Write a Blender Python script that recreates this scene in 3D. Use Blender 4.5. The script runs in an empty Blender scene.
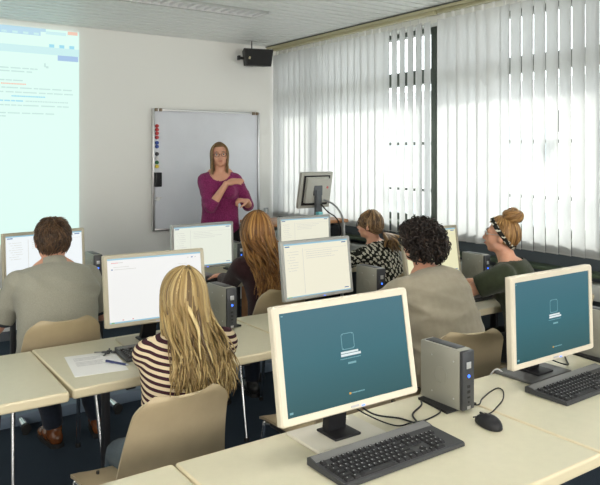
import bpy, bmesh, math, random
from mathutils import Vector, Matrix, Quaternion, noise
R = math.radians
random.seed(7)
S = bpy.context.scene
C = S.collection

# ------------------------------------------------------------------ camera, light, exposure
F_PX, YAW, HORIZON, EYE = 680.0, R(34.9), 154.0, 1.62
cam_d = bpy.data.cameras.new('camera'); cam = bpy.data.objects.new('camera', cam_d); C.objects.link(cam)
cam_d.sensor_fit = 'HORIZONTAL'; cam_d.sensor_width = 36.0; cam_d.lens = 36.0*F_PX/600.0
cam_d.shift_y = -(242.5-HORIZON)/600.0
cam_d.clip_start = .02
cam.location = (0, 0, EYE); cam.rotation_euler = (R(90), 0, -YAW)
S.camera = cam
S.view_settings.view_transform = 'Standard'; S.view_settings.look = 'None'
S.view_settings.exposure = 0.0; S.view_settings.gamma = 1.0
S.view_settings.use_curve_mapping = False
S.cycles.use_denoising = True
S.cycles.max_bounces = 10; S.cycles.diffuse_bounces = 6; S.cycles.transmission_bounces = 6
S.cycles.sample_clamp_indirect = 6.0
S.cycles.caustics_reflective = False; S.cycles.caustics_refractive = False
w = bpy.data.worlds.new('sky'); S.world = w; w.use_nodes = True
bg = w.node_tree.nodes['Background']; bg.inputs[0].default_value = (.92, .95, 1.0, 1); bg.inputs[1].default_value = 5.4
sun_d = bpy.data.lights.new('sun', 'SUN'); sun = bpy.data.objects.new('sun', sun_d); C.objects.link(sun)
sun_d.energy = 5.5; sun_d.angle = R(9.0); sun_d.color = (1, .96, .88)
for nm_, loc_, rx_, sx_, sy_, en_, col_ in (('fill_rear', (.6, -3.12, 1.75), (90, 0, 0), 5.6, 1.7, 210, (1, .95, .88)), ('fill_left', (-2.55, 1.2, 1.9), (90, 0, -90), 6.0, 1.3, 70, (1, .97, .93))):  # added fill lights for the near backs; these walls have no openings
    ld = bpy.data.lights.new(nm_, 'AREA'); lo = bpy.data.objects.new(nm_, ld); C.objects.link(lo); ld.shape = 'RECTANGLE'; ld.size = sx_; ld.size_y = sy_; ld.energy = en_; ld.color = col_
    lo.location = loc_; lo.rotation_euler = [R(a) for a in rx_]
sun.location = (12, 8, 10)
sun.rotation_euler = Vector((1.0, .30, .80)).to_track_quat('Z', 'Y').to_euler()

# ------------------------------------------------------------------ materials
MATS = {}
def mat(name, col, rough=.5, metal=0.0, spec=.5, bump=0.0, bscale=200.0, vary=0.0, vscale=8.0, coat=0.0, sheen=0.0, trans=0.0):
    if name in MATS: return MATS[name]
    m = bpy.data.materials.new(name); m.use_nodes = True; nt = m.node_tree; b = nt.nodes['Principled BSDF']
    b.inputs['Base Color'].default_value = (*col, 1); b.inputs['Roughness'].default_value = rough
    b.inputs['Metallic'].default_value = metal; b.inputs['Specular IOR Level'].default_value = spec
    b.inputs['Coat Weight'].default_value = coat; b.inputs['Sheen Weight'].default_value = sheen
    tc = nt.nodes.new('ShaderNodeTexCoord')
    if vary:
        n = nt.nodes.new('ShaderNodeTexNoise'); n.inputs['Scale'].default_value = vscale; n.inputs['Detail'].default_value = 6
        nt.links.new(tc.outputs['Object'], n.inputs['Vector'])
        r = nt.nodes.new('ShaderNodeValToRGB'); r.color_ramp.elements[0].position = .3; r.color_ramp.elements[1].position = .7
        r.color_ramp.elements[0].color = (*[c*(1-vary) for c in col], 1); r.color_ramp.elements[1].color = (*[min(1, c*(1+vary)) for c in col], 1)
        nt.links.new(n.outputs['Fac'], r.inputs['Fac']); nt.links.new(r.outputs['Color'], b.inputs['Base Color'])
    if bump:
        n2 = nt.nodes.new('ShaderNodeTexNoise'); n2.inputs['Scale'].default_value = bscale; n2.inputs['Detail'].default_value = 3
        nt.links.new(tc.outputs['Object'], n2.inputs['Vector'])
        bp = nt.nodes.new('ShaderNodeBump'); bp.inputs['Strength'].default_value = bump; bp.inputs['Distance'].default_value = .01
        nt.links.new(n2.outputs['Fac'], bp.inputs['Height']); nt.links.new(bp.outputs['Normal'], b.inputs['Normal'])
    MATS[name] = m
    return m
def em(name, col, k=1.0):
    if name in MATS: return MATS[name]
    m = bpy.data.materials.new(name); m.use_nodes = True; b = m.node_tree.nodes['Principled BSDF']
    b.inputs['Base Color'].default_value = (.01, .01, .01, 1); b.inputs['Roughness'].default_value = .45; b.inputs['Specular IOR Level'].default_value = .25
    b.inputs['Emission Color'].default_value = (*col, 1); b.inputs['Emission Strength'].default_value = k
    MATS[name] = m
    return m
def srgb(r, g, b):
    return tuple(((c/255.0)/12.92 if c/255.0 <= .04045 else ((c/255.0+.055)/1.055)**2.4) for c in (r, g, b))

wall_m = mat('wall_paint', srgb(236, 236, 232), .85, bump=.04, bscale=120, spec=.2)
carpet_m = mat('blue_carpet', (.045, .062, .085), .95, bump=.6, bscale=450, vary=.35, vscale=260, spec=.1)
desk_m = mat('desk_laminate', srgb(206, 201, 176), .36, vary=.02, vscale=30, spec=.45, bump=.01, bscale=500)
edge_m = mat('desk_edge', srgb(214, 203, 172), .42, spec=.4)
ply_m = mat('chair_plywood', srgb(176, 160, 130), .45, vary=.05, vscale=14, spec=.4)
chrome_m = mat('chrome', (.72, .72, .73), .18, metal=1.0)
steel_m = mat('dark_steel', (.05, .05, .055), .4, metal=.4)
black_m = mat('black_plastic', (.011, .011, .013), .45, spec=.3)
rubber_m = mat('black_rubber', (.012, .012, .012), .7)
ivory_m = mat('ivory_plastic', srgb(216, 207, 188), .45, spec=.4)
beige_m = mat('beige_plastic', srgb(178, 171, 150), .45)
silver_m = mat('silver_plastic', srgb(182, 183, 180), .38, metal=.25)
case_m = mat('grey_metal_case', srgb(152, 151, 140), .36, metal=.15)
front_m = mat('dark_front', (.035, .037, .042), .35)
alu_m = mat('aluminium', (.6, .6, .6), .35, metal=.9)
white_m = mat('white_plastic', (.75, .75, .74), .4)
paper_m = mat('paper', (.82, .82, .80), .7)
ink_m = mat('printed_ink', (.28, .28, .3), .8)
blue_led = em('blue_led', (.04, .16, 1.0), 3.0)
green_led = em('cyan_led', (.1, .4, .9), 1.2)
skin_m = mat('skin', srgb(214, 160, 134), .5, vary=.05, vscale=20, spec=.35)
MATS['skin'].node_tree.nodes['Principled BSDF'].inputs['Subsurface Weight'].default_value = .12
MATS['skin'].node_tree.nodes['Principled BSDF'].inputs['Subsurface Radius'].default_value = (.01, .004, .002)
lip_m = mat('lips', srgb(186, 110, 100), .45)
eye_m = mat('eye_white', (.48, .45, .42), .3)
iris_m = mat('iris', (.05, .06, .07), .2)

# ------------------------------------------------------------------ mesh builder
class MB:
    def __init__(s): s.v = []; s.f = []; s.mi = []; s.sm = []; s.mats = []
    def _m(s, m):
        if m not in s.mats: s.mats.append(m)
        return s.mats.index(m)
    def add(s, vs, fs, m, smooth=False):
        o = len(s.v); s.v += [tuple(v) for v in vs]
        k = s._m(m)
        for f in fs: s.f.append([i+o for i in f]); s.mi.append(k); s.sm.append(smooth)
        return s
    def box(s, c, d, m, rot=None, bev=0.0, seg=2, smooth=None):
        bm = bmesh.new(); bmesh.ops.create_cube(bm, size=1.0)
        for v in bm.verts: v.co = Vector((v.co.x*d[0], v.co.y*d[1], v.co.z*d[2]))
        if bev: bmesh.ops.bevel(bm, geom=bm.edges[:], offset=bev, segments=seg, affect='EDGES', profile=.5)
        return s.bm(bm, m, c, rot, bool(bev) if smooth is None else smooth)
    def bm(s, bm, m, c=(0, 0, 0), rot=None, smooth=False):
        bm.verts.index_update(); c = Vector(c)
        vs = [(rot @ v.co if rot is not None else v.co)+c for v in bm.verts]
        s.add(vs, [[v.index for v in f.verts] for f in bm.faces], m, smooth); bm.free(); return s
    def quad(s, a, b, c, d, m): return s.add([a, b, c, d], [[0, 1, 2, 3]], m)
    def cyl(s, a, b, r, m, r2=None, n=16, smooth=True):
        a = Vector(a); b = Vector(b); r2 = r if r2 is None else r2
        return s.tube([a, b], [r, r2], m, n, smooth)
    def tube(s, pts, rad, m, n=10, smooth=True, caps=True):
        pts = [Vector(p) for p in pts]; k = len(pts)
        if not isinstance(rad, (list, tuple)): rad = [rad]*k
        t0 = (pts[1]-pts[0]).normalized(); up = Vector((0, 0, 1)) if abs(t0.z) < .9 else Vector((1, 0, 0))
        u = t0.cross(up).normalized(); vs = []; fs = []
        for i, p in enumerate(pts):
            t = (pts[min(i+1, k-1)]-pts[max(i-1, 0)])
            if t.length < 1e-9: t = t0
            t.normalize(); u = (u-t*u.dot(t)).normalized(); w_ = t.cross(u)
            for j in range(n):
                a = 2*math.pi*j/n; vs.append(p+(u*math.cos(a)+w_*math.sin(a))*rad[i])
        for i in range(k-1):
            for j in range(n): fs.append([i*n+j, i*n+(j+1) % n, (i+1)*n+(j+1) % n, (i+1)*n+j])
        if caps: fs.append(list(range(n))[::-1]); fs.append([(k-1)*n+j for j in range(n)])
        return s.add(vs, fs, m, smooth)
    def ball(s, c, r, m, rot=None, sub=3):
        if not isinstance(r, (list, tuple)): r = (r, r, r)
        bm = bmesh.new(); bmesh.ops.create_icosphere(bm, subdivisions=sub, radius=1)
        for v in bm.verts: v.co = Vector((v.co.x*r[0], v.co.y*r[1], v.co.z*r[2]))
        return s.bm(bm, m, c, rot, True)
    def prism(s, outline, z0, z1, m, fn=None, smooth=False):
        n = len(outline); vs = [(x, y, z0) for x, y in outline]+[(x, y, z1) for x, y in outline]
        if fn: vs = [fn(v) for v in vs]
        fs = [list(range(n))[::-1], [n+i for i in range(n)]]+[[i, (i+1) % n, n+(i+1) % n, n+i] for i in range(n)]
        return s.add(vs, fs, m, smooth)
    def build(s, name, parent=None, sub=None):
        me = bpy.data.meshes.new(name); me.from_pydata(s.v, [], s.f); me.update()
        for m in s.mats: me.materials.append(m)
        me.polygons.foreach_set('material_index', s.mi); me.polygons.foreach_set('use_smooth', s.sm)
        o = bpy.data.objects.new(name, me); C.objects.link(o)
        if parent: o.parent = parent
        if any(s.sm):
            try: me.set_sharp_from_angle(angle=R(40))
            except Exception: pass
        return o
def smooth_path(pts, k=6):
    pts = [Vector(p) for p in pts]; P = [pts[0]]+pts+[pts[-1]]; out = []
    for i in range(1, len(P)-2):
        for j in range(k):
            t = j/k; a, b, c, d = P[i-1:i+3]
            out.append(.5*((2*b)+(c-a)*t+(2*a-5*b+4*c-d)*t*t+(3*b-a-3*c+d)*t**3))
    out.append(pts[-1]); return out
def rot(x=0, y=0, z=0): return Matrix.Rotation(R(z), 3, 'Z') @ Matrix.Rotation(R(y), 3, 'Y') @ Matrix.Rotation(R(x), 3, 'X')
def empty(name, loc=(0, 0, 0), rz=0.0):
    o = bpy.data.objects.new(name, None); C.objects.link(o); o.location = loc; o.rotation_euler = (0, 0, rz); o.empty_display_size = .1
    return o
def tag(o, label, cat, group=None, kind=None):
    o['label'] = label; o['category'] = cat
    if group: o['group'] = group
    if kind: o['kind'] = kind
    return o
def struct(o): o['kind'] = 'structure'; return o
def copy_tree(o, parent=None):
    c = o.copy(); C.objects.link(c); c.parent = parent
    for ch in [x for x in KIDS.get(o.name, [])]: copy_tree(ch, c)
    return c
KIDS = {}
def index_kids():
    KIDS.clear()
    for o in bpy.data.objects:
        if o.parent: KIDS.setdefault(o.parent.name, []).append(o)
def dup(proto, loc, rz, label, group=None):
    index_kids(); c = copy_tree(proto); c.location = loc; c.rotation_euler = (0, 0, rz); c['label'] = label
    if group: c['group'] = group
    return c

# ------------------------------------------------------------------ room shell
XW, YB, ZC = 4.08, 6.30, 2.79
XL, YR = -2.6, -3.2
struct(MB().box(((XL+XW)/2, (YB+YR)/2, -.05), (XW-XL+.6, YB-YR+.6, .10), carpet_m).build('floor'))
struct(MB().box(((XL+XW+.3)/2, YB+.10, ZC/2), (XW-XL+.9, .20, ZC+.3), wall_m).build('wall_back'))
struct(MB().box((XL-.10, (YB+YR)/2, ZC/2), (.20, YB-YR, ZC+.3), wall_m).build('wall_left'))
struct(MB().box(((XL+XW)/2, YR-.10, ZC/2), (XW-XL+.4, .20, ZC+.3), wall_m).build('wall_rear'))
# ceiling of long narrow white metal panels running along the back wall, with the recess of the lamps left open
ceil_m = mat('ceiling_panel', srgb(240, 243, 240), .38, spec=.5)
groove_m = mat('ceiling_groove', (.09, .10, .09), .9)
mb = MB()
LAMPS = [(4.90, .10, 3.02), (1.55, .10, 3.02), (-1.55, .10, 3.02)]   # y centre, x range of the recessed lamps
LW = .115
y = YR
pitch = .115
cuts = []
while y < YB-.001:
    y1 = min(y+pitch, YB)
    ya, yb = y+.012, y1-.012
    segs = [(XL, XW)]
    for (ly, lx0, lx1) in LAMPS:
        if yb > ly-LW and ya < ly+LW: segs = [(XL, lx0), (lx1, XW)]
    for (xa, xb) in segs:
        mb.box(((xa+xb)/2, (ya+yb)/2, ZC+.006), (xb-xa, yb-ya, .012), ceil_m)
        mb.box(((xa+xb)/2, y1, ZC+.035), (xb-xa, .05, .006), groove_m)
    y = y1
mb.box(((XL+XW)/2, (YB+YR)/2, ZC+.18), (XW-XL+.6, YB-YR+.6, .10), groove_m)
struct(mb.build('ceiling'))
# window wall: parapet, lintel, piers
para_m = mat('parapet_shade', srgb(74, 82, 88), .6)  # dark slate tone carries the backlit shade below the blinds
sill_m = mat('sill_board', srgb(70, 84, 66), .5)
frame_m = mat('window_frame_metal', srgb(84, 92, 84), .45, metal=.2)
Z0, Z1 = 1.03, 2.72
mb = MB(); mb.box((XW+.16, (YB+YR)/2, Z0/2-.02), (.26, YB-YR+.4, Z0-.04), para_m); struct(mb.build('wall_right'))
mb = MB(); mb.box((XW+.16, (YB+YR)/2, Z1+.10), (.26, YB-YR+.4, .24), wall_m); struct(mb.build('trim_1'))
mb = MB(); mb.box((XW-.03, (YB+YR)/2, .845), (.12, YB-YR, .025), sill_m, bev=.004); struct(mb.build('trim_2'))
duct_m = mat('cable_duct', srgb(196, 198, 194), .45)
mb = MB(); mb.box((XW-.06, (YB+YR)/2, .745), (.12, YB-YR, .10), duct_m, bev=.006); struct(mb.build('trim_3'))
mb = MB(); mb.box((XW+.12, (YB+YR)/2, Z0-.01), (.24, YB-YR, .03), sill_m, bev=.004); struct(mb.build('trim_4'))
skirt_m = mat('baseboard_grey', (.12, .13, .15), .5)
struct(MB().box(((XL+XW)/2, YB-.008, .04), (XW-XL, .016, .08), skirt_m).build('baseboard_back'))
glass_m = bpy.data.materials.new('window_glass'); glass_m.use_nodes = True
nt = glass_m.node_tree; nt.nodes.remove(nt.nodes['Principled BSDF'])
g1 = nt.nodes.new('ShaderNodeBsdfTransparent'); g1.inputs[0].default_value = (.93, .95, .94, 1)
g2 = nt.nodes.new('ShaderNodeBsdfGlossy'); g2.inputs['Roughness'].default_value = .02
mx = nt.nodes.new('ShaderNodeMixShader'); mx.inputs[0].default_value = .06
nt.links.new(g1.outputs[0], mx.inputs[1]); nt.links.new(g2.outputs[0], mx.inputs[2]); nt.links.new(mx.outputs[0], nt.nodes['Material Output'].inputs[0])
MULL = [5.65, 4.06, 2.47, .88, -.71, -2.30]
edges = [YB-.02]+MULL+[YR]
TR0, TR1 = 2.23, 2.35
for i in range(len(edges)-1):
    ya, yb = edges[i+1], edges[i]
    root = empty('window_%d' % (i+1), (XW+.20, (ya+yb)/2, Z0)); struct(root)
    L = yb-ya; H_ = Z1-Z0
    fr = MB()
    for sy in (-1, 1): fr.box((0, sy*(L/2-.03), H_/2), (.09, .06, H_), frame_m, bev=.004)
    fr.box((0, 0, .03), (.09, L-.12, .06), frame_m); fr.box((0, 0, H_-.03), (.09, L-.12, .06), frame_m)
    fr.box((0, 0, (TR0+TR1)/2-Z0), (.10, L-.12, TR1-TR0), frame_m, bev=.004)
    f_ = fr.build('window_frame', root); struct(f_)
    g_ = MB().box((0, 0, H_/2), (.006, L-.12, H_-.12), glass_m).build('window_pane', root); struct(g_)
# added frames on the solid rear and left walls, out of view, around the fill lights
for k, (cx, cy, horiz, L_, zc_, h_) in enumerate(((.6, YR, True, 5.8, 1.75, 1.9), (XL, 1.2, False, 6.2, 1.9, 1.5))):
    root = empty('window_%d' % (8+k), (cx, cy, zc_), 0 if horiz else R(-90)); struct(root)
    fr = MB(); yy = .035
    for s_ in (-1, 1): fr.box((s_*L_/2, yy, 0), (.08, .07, h_+.08), frame_m); fr.box((0, yy, s_*h_/2), (L_, .07, .08), frame_m)
    for q in range(1, 4): fr.box((-L_/2+q*L_/4, yy-.02, 0), (.05, .03, h_), frame_m)
    struct(fr.build('window_frame', root))
# bird silhouette stuck on the pane
bird = [(-.10, .02), (-.03, .05), (0, .12), (.03, .05), (.11, .10), (.07, .01), (.03, -.02), (.06, -.12), (0, -.06), (-.04, -.11), (-.03, -.02)]
mb = MB(); mb.prism(bird, 0, .002, mat('black_vinyl', (.08, .09, .10), .6), fn=lambda v: (XW+.186+v[2], 2.91-v[0]*.9, 1.83+v[1]*.9))
tag(mb.build('bird_sticker'), 'dark bird silhouette sticker on the window pane, seen through the right-hand blind', 'sticker')

# ------------------------------------------------------------------ outside
fac_m = mat('facade_render', (.80, .78, .72), .9); gr_m = mat('pavement', (.45, .45, .43), .9); win_dark = mat('facade_glass', (.30, .34, .36), .3)
struct(MB().box((25, 4, -3.2), (40, 60, .4), gr_m).build('ground'))
root = empty('building', (19, 8, -3)); tag(root, 'pale office block outside across the yard, glimpsed between the blind slats', 'building')
MB().box((2, 0, 3.4), (4, 34, 6.8), fac_m).build('wall', root)
for k in range(2):
    for j in range(-5, 6): MB().box((-.02, j*3.0, 2.1+k*2.9), (.06, 1.8, 1.3), win_dark).build('window', root)
MB().box((2, 0, 6.9), (4.4, 34.4, .25), mat('roof_edge', (.4, .4, .4), .7)).build('roof', root)
rl = MB()
for z in (1.28, 1.72): rl.cyl((4.62, YR, z), (4.62, YB+.3, z), .016, frame_m, n=10)
for yy in (5.46, 2.26, -.94): rl.cyl((4.62, yy, .6), (4.62, yy, 1.74), .014, frame_m, n=8)
rl.box((4.5, (YB+YR)/2, .58), (.5, YB-YR+.6, .06), gr_m)
tag(rl.build('balcony_railing'), 'thin metal railing outside the windows, glimpsed between the blind slats', 'railing')
struct(MB().box((4.70, (YB+YR)/2, 2.93), (.80, YB-YR+1.2, .10), wall_m).build('roof'))

# ------------------------------------------------------------------ vertical blinds
bl = bpy.data.materials.new('blind_fabric'); bl.use_nodes = True; nt = bl.node_tree; nt.nodes.remove(nt.nodes['Principled BSDF'])
d1 = nt.nodes.new('ShaderNodeBsdfDiffuse'); d1.inputs[0].default_value = (.64, .64, .63, 1)
t1 = nt.nodes.new('ShaderNodeBsdfTranslucent'); t1.inputs[0].default_value = (.70, .705, .70, 1)
mx = nt.nodes.new('ShaderNodeMixShader'); mx.inputs[0].default_value = .5
tc = nt.nodes.new('ShaderNodeTexCoord'); nz = nt.nodes.new('ShaderNodeTexNoise'); nz.inputs['Scale'].default_value = 90; nz.inputs['Detail'].default_value = 4
mr = nt.nodes.new('ShaderNodeMapRange'); mr.inputs['To Min'].default_value = .46; mr.inputs['To Max'].default_value = .56
nt.links.new(tc.outputs['Object'], nz.inputs['Vector']); nt.links.new(nz.outputs['Fac'], mr.inputs['Value']); nt.links.new(mr.outputs[0], mx.inputs[0])
nt.links.new(d1.outputs[0], mx.inputs[1]); nt.links.new(t1.outputs[0], mx.inputs[2]); nt.links.new(mx.outputs[0], nt.nodes['Material Output'].inputs[0])
track_m = mat('blind_track', srgb(190, 184, 150), .5)
XBL = XW-.045
def slat_mesh():
    mb = MB(); n = 6; W = .112; zt, zb = 2.70, .945
    vs = []
    for z in (zb, zb+.03, zt):
        for i in range(n+1):
            u = i/n-.5; vs.append((.006*(1-4*u*u), u*W, z))
    fs = [[j*(n+1)+i, j*(n+1)+i+1, (j+1)*(n+1)+i+1, (j+1)*(n+1)+i] for j in range(2) for i in range(n)]
    mb.add(vs, fs, bl, True)
    mb.box((0, 0, zb+.012), (.004, W*.92, .02), bl)
    mb.box((0, 0, zt+.02), (.004, .02, .045), white_m)
    return mb
def blind(ya, yb, label, angfn):
    root = empty('vertical_blind', (XBL, (ya+yb)/2, 0)); tag(root, label, 'blind', 'vertical blinds along the window wall')
    tr = MB(); tr.box((0, 0, 2.765), (.05, yb-ya, .035), track_m, bev=.003)
    tr.build('track', root)
    y = yb-.05; first = None
    while y > ya+.03:
        if first is None:
            o = slat_mesh().build('slat', root); first = o
        else:
            o = first.copy(); C.objects.link(o); o.parent = root
        o.location = (0, y-(ya+yb)/2, 0); o.rotation_euler = (0, 0, R(angfn(y)))
        y -= .0985
    ch = MB()
    for zz in (.955,):
        ch.tube([(-.012, (yb-ya)/2-.05, zz), (-.012, -(yb-ya)/2+.05, zz)], .0016, white_m, 5)
    ch.build('chain', root)
    return root
def ang_a(y):
    if y > 5.15: return 9+3*noise.noise((y*7, 0, 0))
    if 4.80 < y <= 5.15: return 4
    return {0: 12, 1: 9, 2: 14}[int(y*10) % 3] if y > 4.5 else -17+4*noise.noise((y*9, 1, 0))
def ang_b(y):
    if y > 3.25: return 16+14*noise.noise((y*11, 3, 0))
    return -12+7*noise.noise((y*9, 2, 0))
blind(3.875, YB-.02, 'far white vertical blind between the room corner and the dark mullion', ang_a)
blind(.2, 3.835, 'near white vertical blind filling the right side behind the woman with the hair bun', ang_b)
blind(-3.1, -1.0, 'white vertical blind by the rear of the room', lambda y: 30.0)
mb = MB(); mb.box((XW-.055, (YB+YR)/2, 2.788), (.13, YB-YR, .014), track_m); mb.box((XW-.126, (YB+YR)/2, 2.775), (.012, YB-YR, .03), track_m)
mb.box((XW-.14, (YB+YR)/2, 2.784), (.014, YB-YR, .006), groove_m)
struct(mb.build('trim_5'))

# ------------------------------------------------------------------ ceiling lamps
fin_m = mat('lamp_louvre', (.9, .9, .9), .4, metal=.35)
def lamp(ly, x0, x1, label, k=6.0):
    root = empty('ceiling_lamp', ((x0+x1)/2, ly, ZC)); tag(root, label, 'ceiling lamp', 'recessed louvre lamps in the ceiling')
    L = x1-x0
    h = MB()
    h.box((0, 0, .115), (L, 2*LW, .006), groove_m)
    for s_ in (-1, 1): h.box((0, s_*(LW-.003), .055), (L, .006, .12), mat('lamp_housing', (.62, .64, .62), .4))
    for s_ in (-1, 1): h.box((s_*(L/2-.003), 0, .055), (.006, 2*LW, .12), white_m)
    h.build('housing', root)
    l = MB(); n = int(L/.075)
    for i in range(n+1):
        x = -L/2+.01+i*(L-.02)/n
        l.add([(x-.018, -LW+.01, 0), (x+.018, -LW+.01, 0), (x+.014, -LW+.01, .05), (x-.014, -LW+.01, .05),
               (x-.018, LW-.01, 0), (x+.018, LW-.01, 0), (x+.014, LW-.01, .05), (x-.014, LW-.01, .05)],
              [[0, 3, 2, 1], [4, 5, 6, 7], [0, 1, 5, 4], [1, 2, 6, 5], [2, 3, 7, 6], [3, 0, 4, 7]], fin_m)
    for yy in (-LW+.008, LW-.008): l.box((0, yy, .025), (L-.01, .008, .05), fin_m)
    l.build('louvre', root)
    t = MB()
    for yy in (-.05, .05): t.cyl((-L/2+.06, yy, .08), (L/2-.06, yy, .08), .013, em('fluorescent_tube_%d' % k, (1, .96, .90), k), n=10)
    t.build('tube', root)
lamp(*LAMPS[0], 'recessed louvre ceiling lamp in front of the back wall, nearest the whiteboard', 1)
lamp(*LAMPS[1], 'added unseen louvre ceiling lamp above the front rows, for fill light', 130)  # added out of view, strongly lit to brighten the near rows
lamp(*LAMPS[2], 'added unseen louvre ceiling lamp at the rear of the room, for fill light', 130)  # second added lamp, behind the camera, brightening backs from the rear
# ------------------------------------------------------------------ on the back wall
# projection screen with the projected browser page
def rects(mb, items, fn, base=.0008):
    for k, (u0, v0, u1, v1, m) in enumerate(items):
        e = base+.0004*(k % 5)
        mb.quad(fn(u0, v0, e), fn(u1, v0, e), fn(u1, v1, e), fn(u0, v1, e), m)
def words_line(u0, u1, v, h, m, rnd, dens=.75):
    out = []; u = u0
    while u < u1-.01:
        L = rnd.uniform(.012, .05)*(u1-u0)/.8
        L = min(L, u1-u); out.append((u, v, u+L*.86, v+h, m)); u += L
    return out
PX0, PX1, PZ0, PZ1 = -1.05, 1.905, .84, 2.735
root = empty('projection_screen', ((PX0+PX1)/2, YB-.02, PZ0)); tag(root, 'projected web page glowing pale green on the back wall at far left', 'projection screen')
proj = em('projected_light', srgb(224, 253, 244), 1.0)
W_, H_ = PX1-PX0, PZ1-PZ0
fn = lambda u, v, e: ((u-.5)*W_, -.011-e, v*H_)
MB().box((0, 0, H_/2), (W_, .02, H_), proj).build('screen', root)
mb = MB(); rnd = random.Random(3)
pb = em('projected_blue', srgb(188, 222, 238), 1.0); pg = em('projected_text', srgb(200, 230, 224), 1.0); po = em('projected_orange', srgb(240, 200, 180), 1.0)
pw = em('projected_pale', srgb(205, 240, 240), 1.0); pd = em('projected_button', srgb(168, 198, 232), 1.0); pc = em('projected_cyan', srgb(160, 222, 240), 1.0)
it = [(.20, .985, .90, 1.0, pb), (.60, .965, .885, .985, pb), (.0, .88, 1.0, .915, pw), (.0, .985, .2, 1.0, pw), (.965, .982, .995, .998, po), (.90, .975, .96, .99, pw),
      (.91, .915, .925, .93, pc), (.94, .915, .955, .93, pc), (.97, .915, .985, .93, pc), (.935, .855, .997, .88, pd)]
for v, a, b, m in [(.804, 0, 150, pg), (.789, 0, 130, pg), (.747, 0, 95, pg), (.731, 5, 115, po), (.713, 0, 295, pg), (.693, 0, 300, pg), (.675, 45, 190, pc), (.653, 0, 95, pc), (.653, 100, 280, pg), (.633, 0, 280, pg), (.597, 0, 235, pg), (.582, 0, 30, pg)]:
    if a == 0: a = -900
    a = .77+.23*a/320; b = .77+.23*b/320
    it += words_line(a, b, v, .006, m, rnd)
it += [(.895, .82, .90, .838, pg), (.90, .815, .908, .825, pg)]
it += [(.775+.03*i, .968, .79+.03*i, .978, pw) for i in range(4)]
rects(mb, it, fn); mb.build('page', root)
# whiteboard
WX0, WX1, WZ0, WZ1 = 2.615, 3.835, .865, 2.065
root = empty('whiteboard', ((WX0+WX1)/2, YB-.03, WZ0)); tag(root, 'white magnetic board in a thin aluminium frame behind the standing teacher', 'whiteboard')
w_, h_ = WX1-WX0, WZ1-WZ0
MB().box((0, .008, h_/2), (w_-.02, .012, h_-.02), mat('board_enamel', srgb(214, 217, 224), .28, vary=.05, vscale=3)).build('board', root)
mb = MB()
for s_ in (-1, 1): mb.box((s_*(w_/2-.01), 0, h_/2), (.022, .03, h_), alu_m, bev=.003)
mb.box((0, 0, h_-.01), (w_-.04, .03, .022), alu_m, bev=.003); mb.box((0, 0, .01), (w_-.04, .03, .022), alu_m, bev=.003)
mb.build('frame', root)
for s_ in (-1, 1):
    for x_ in (0, .045): MB().box((s_*(w_/2-.035-x_), -.018, h_-.012), (.03, .02, .03), mat('brown_clip', srgb(120, 104, 84), .5), bev=.004).build('clip', root)
cols = [('red', srgb(190, 50, 50), [1.894, 1.858, 1.822, 1.782]), ('blue', srgb(50, 80, 160), [1.73, 1.693]), ('black', (.03, .03, .035), [1.62]),
        ('white', (.7, .7, .7), [1.578]), ('dark_green', srgb(40, 110, 70), [1.537]), ('yellow', srgb(225, 200, 60), [1.498])]
for cn, cc, zs in cols:
    for k, z in enumerate(zs):
        mb = MB(); mb.cyl((0, 0, 0), (0, -.016, 0), .019, mat('magnet_'+cn, cc, .4), r2=.016, n=18)
        o = mb.build('magnet'); o.location = (WX0+.045, YB-.0365, z)
        place = {4: ['topmost of the four red ones', 'second from the top of the four red ones', 'third from the top of the four red ones', 'lowest of the four red ones'], 2: ['upper of the two blue ones', 'lower of the two blue ones'], 1: ['the only %s one' % cn.replace('_', ' ')]}[len(zs)][k]
        tag(o, '%s magnet on the left whiteboard edge, %s' % (cn.replace('_', ' '), place), 'magnet', 'magnets on the whiteboard')
mb = MB(); mb.box((0, 0, 0), (.07, .04, .14), black_m, bev=.008); mb.box((0, .022, 0), (.06, .006, .13), mat('felt', (.1, .1, .1), .9))
o = mb.build('board_eraser'); o.location = (WX0+.045, YB-.067, 1.37); tag(o, 'black board eraser stuck on the left edge of the whiteboard', 'eraser')
mb = MB(); mb.cyl((0, 0, 0), (0, -.02, 0), .018, white_m, n=16); mb.cyl((-.03, -.012, -.01), (.035, -.012, .012), .008, white_m, n=10)
o = mb.build('marker_holder'); o.location = (WX0+.05, YB-.0365, 1.18); tag(o, 'small white holder below the eraser on the whiteboard', 'holder')
# loudspeaker near the corner
root = empty('loudspeaker', (3.66, 6.05, 2.61), R(-14)); root.scale = (.86, .86, .88); tag(root, 'black wall loudspeaker mounted sideways under the ceiling in the corner', 'loudspeaker')
mb = MB(); mb.add([(-.15, -.11, -.10), (.16, -.11, -.10), (.19, -.11, .10), (-.18, -.11, .10), (-.12, .10, -.08), (.13, .10, -.08), (.15, .10, .09), (-.14, .10, .09)],
       [[0, 1, 2, 3], [7, 6, 5, 4], [0, 4, 5, 1], [1, 5, 6, 2], [2, 6, 7, 3], [3, 7, 4, 0]], mat('speaker_case', (.025, .025, .025), .6))
mb.build('cabinet', root)
MB().add([(-.135, -.114, -.088), (.148, -.114, -.088), (.172, -.114, .088), (-.162, -.114, .088), (-.135, -.108, -.088), (.148, -.108, -.088), (.172, -.108, .088), (-.162, -.108, .088)],
       [[0, 1, 2, 3], [0, 4, 5, 1], [1, 5, 6, 2], [2, 6, 7, 3], [3, 7, 4, 0]], mat('speaker_grille', (.018, .018, .019), .75, bump=.5, bscale=900)).build('grille', root)
MB().box((-.11, -.118, -.01), (.022, .004, .03), mat('gold_badge', (.6, .55, .35), .4, metal=.5), rot=rot(y=15), bev=.003).build('badge', root)
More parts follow.
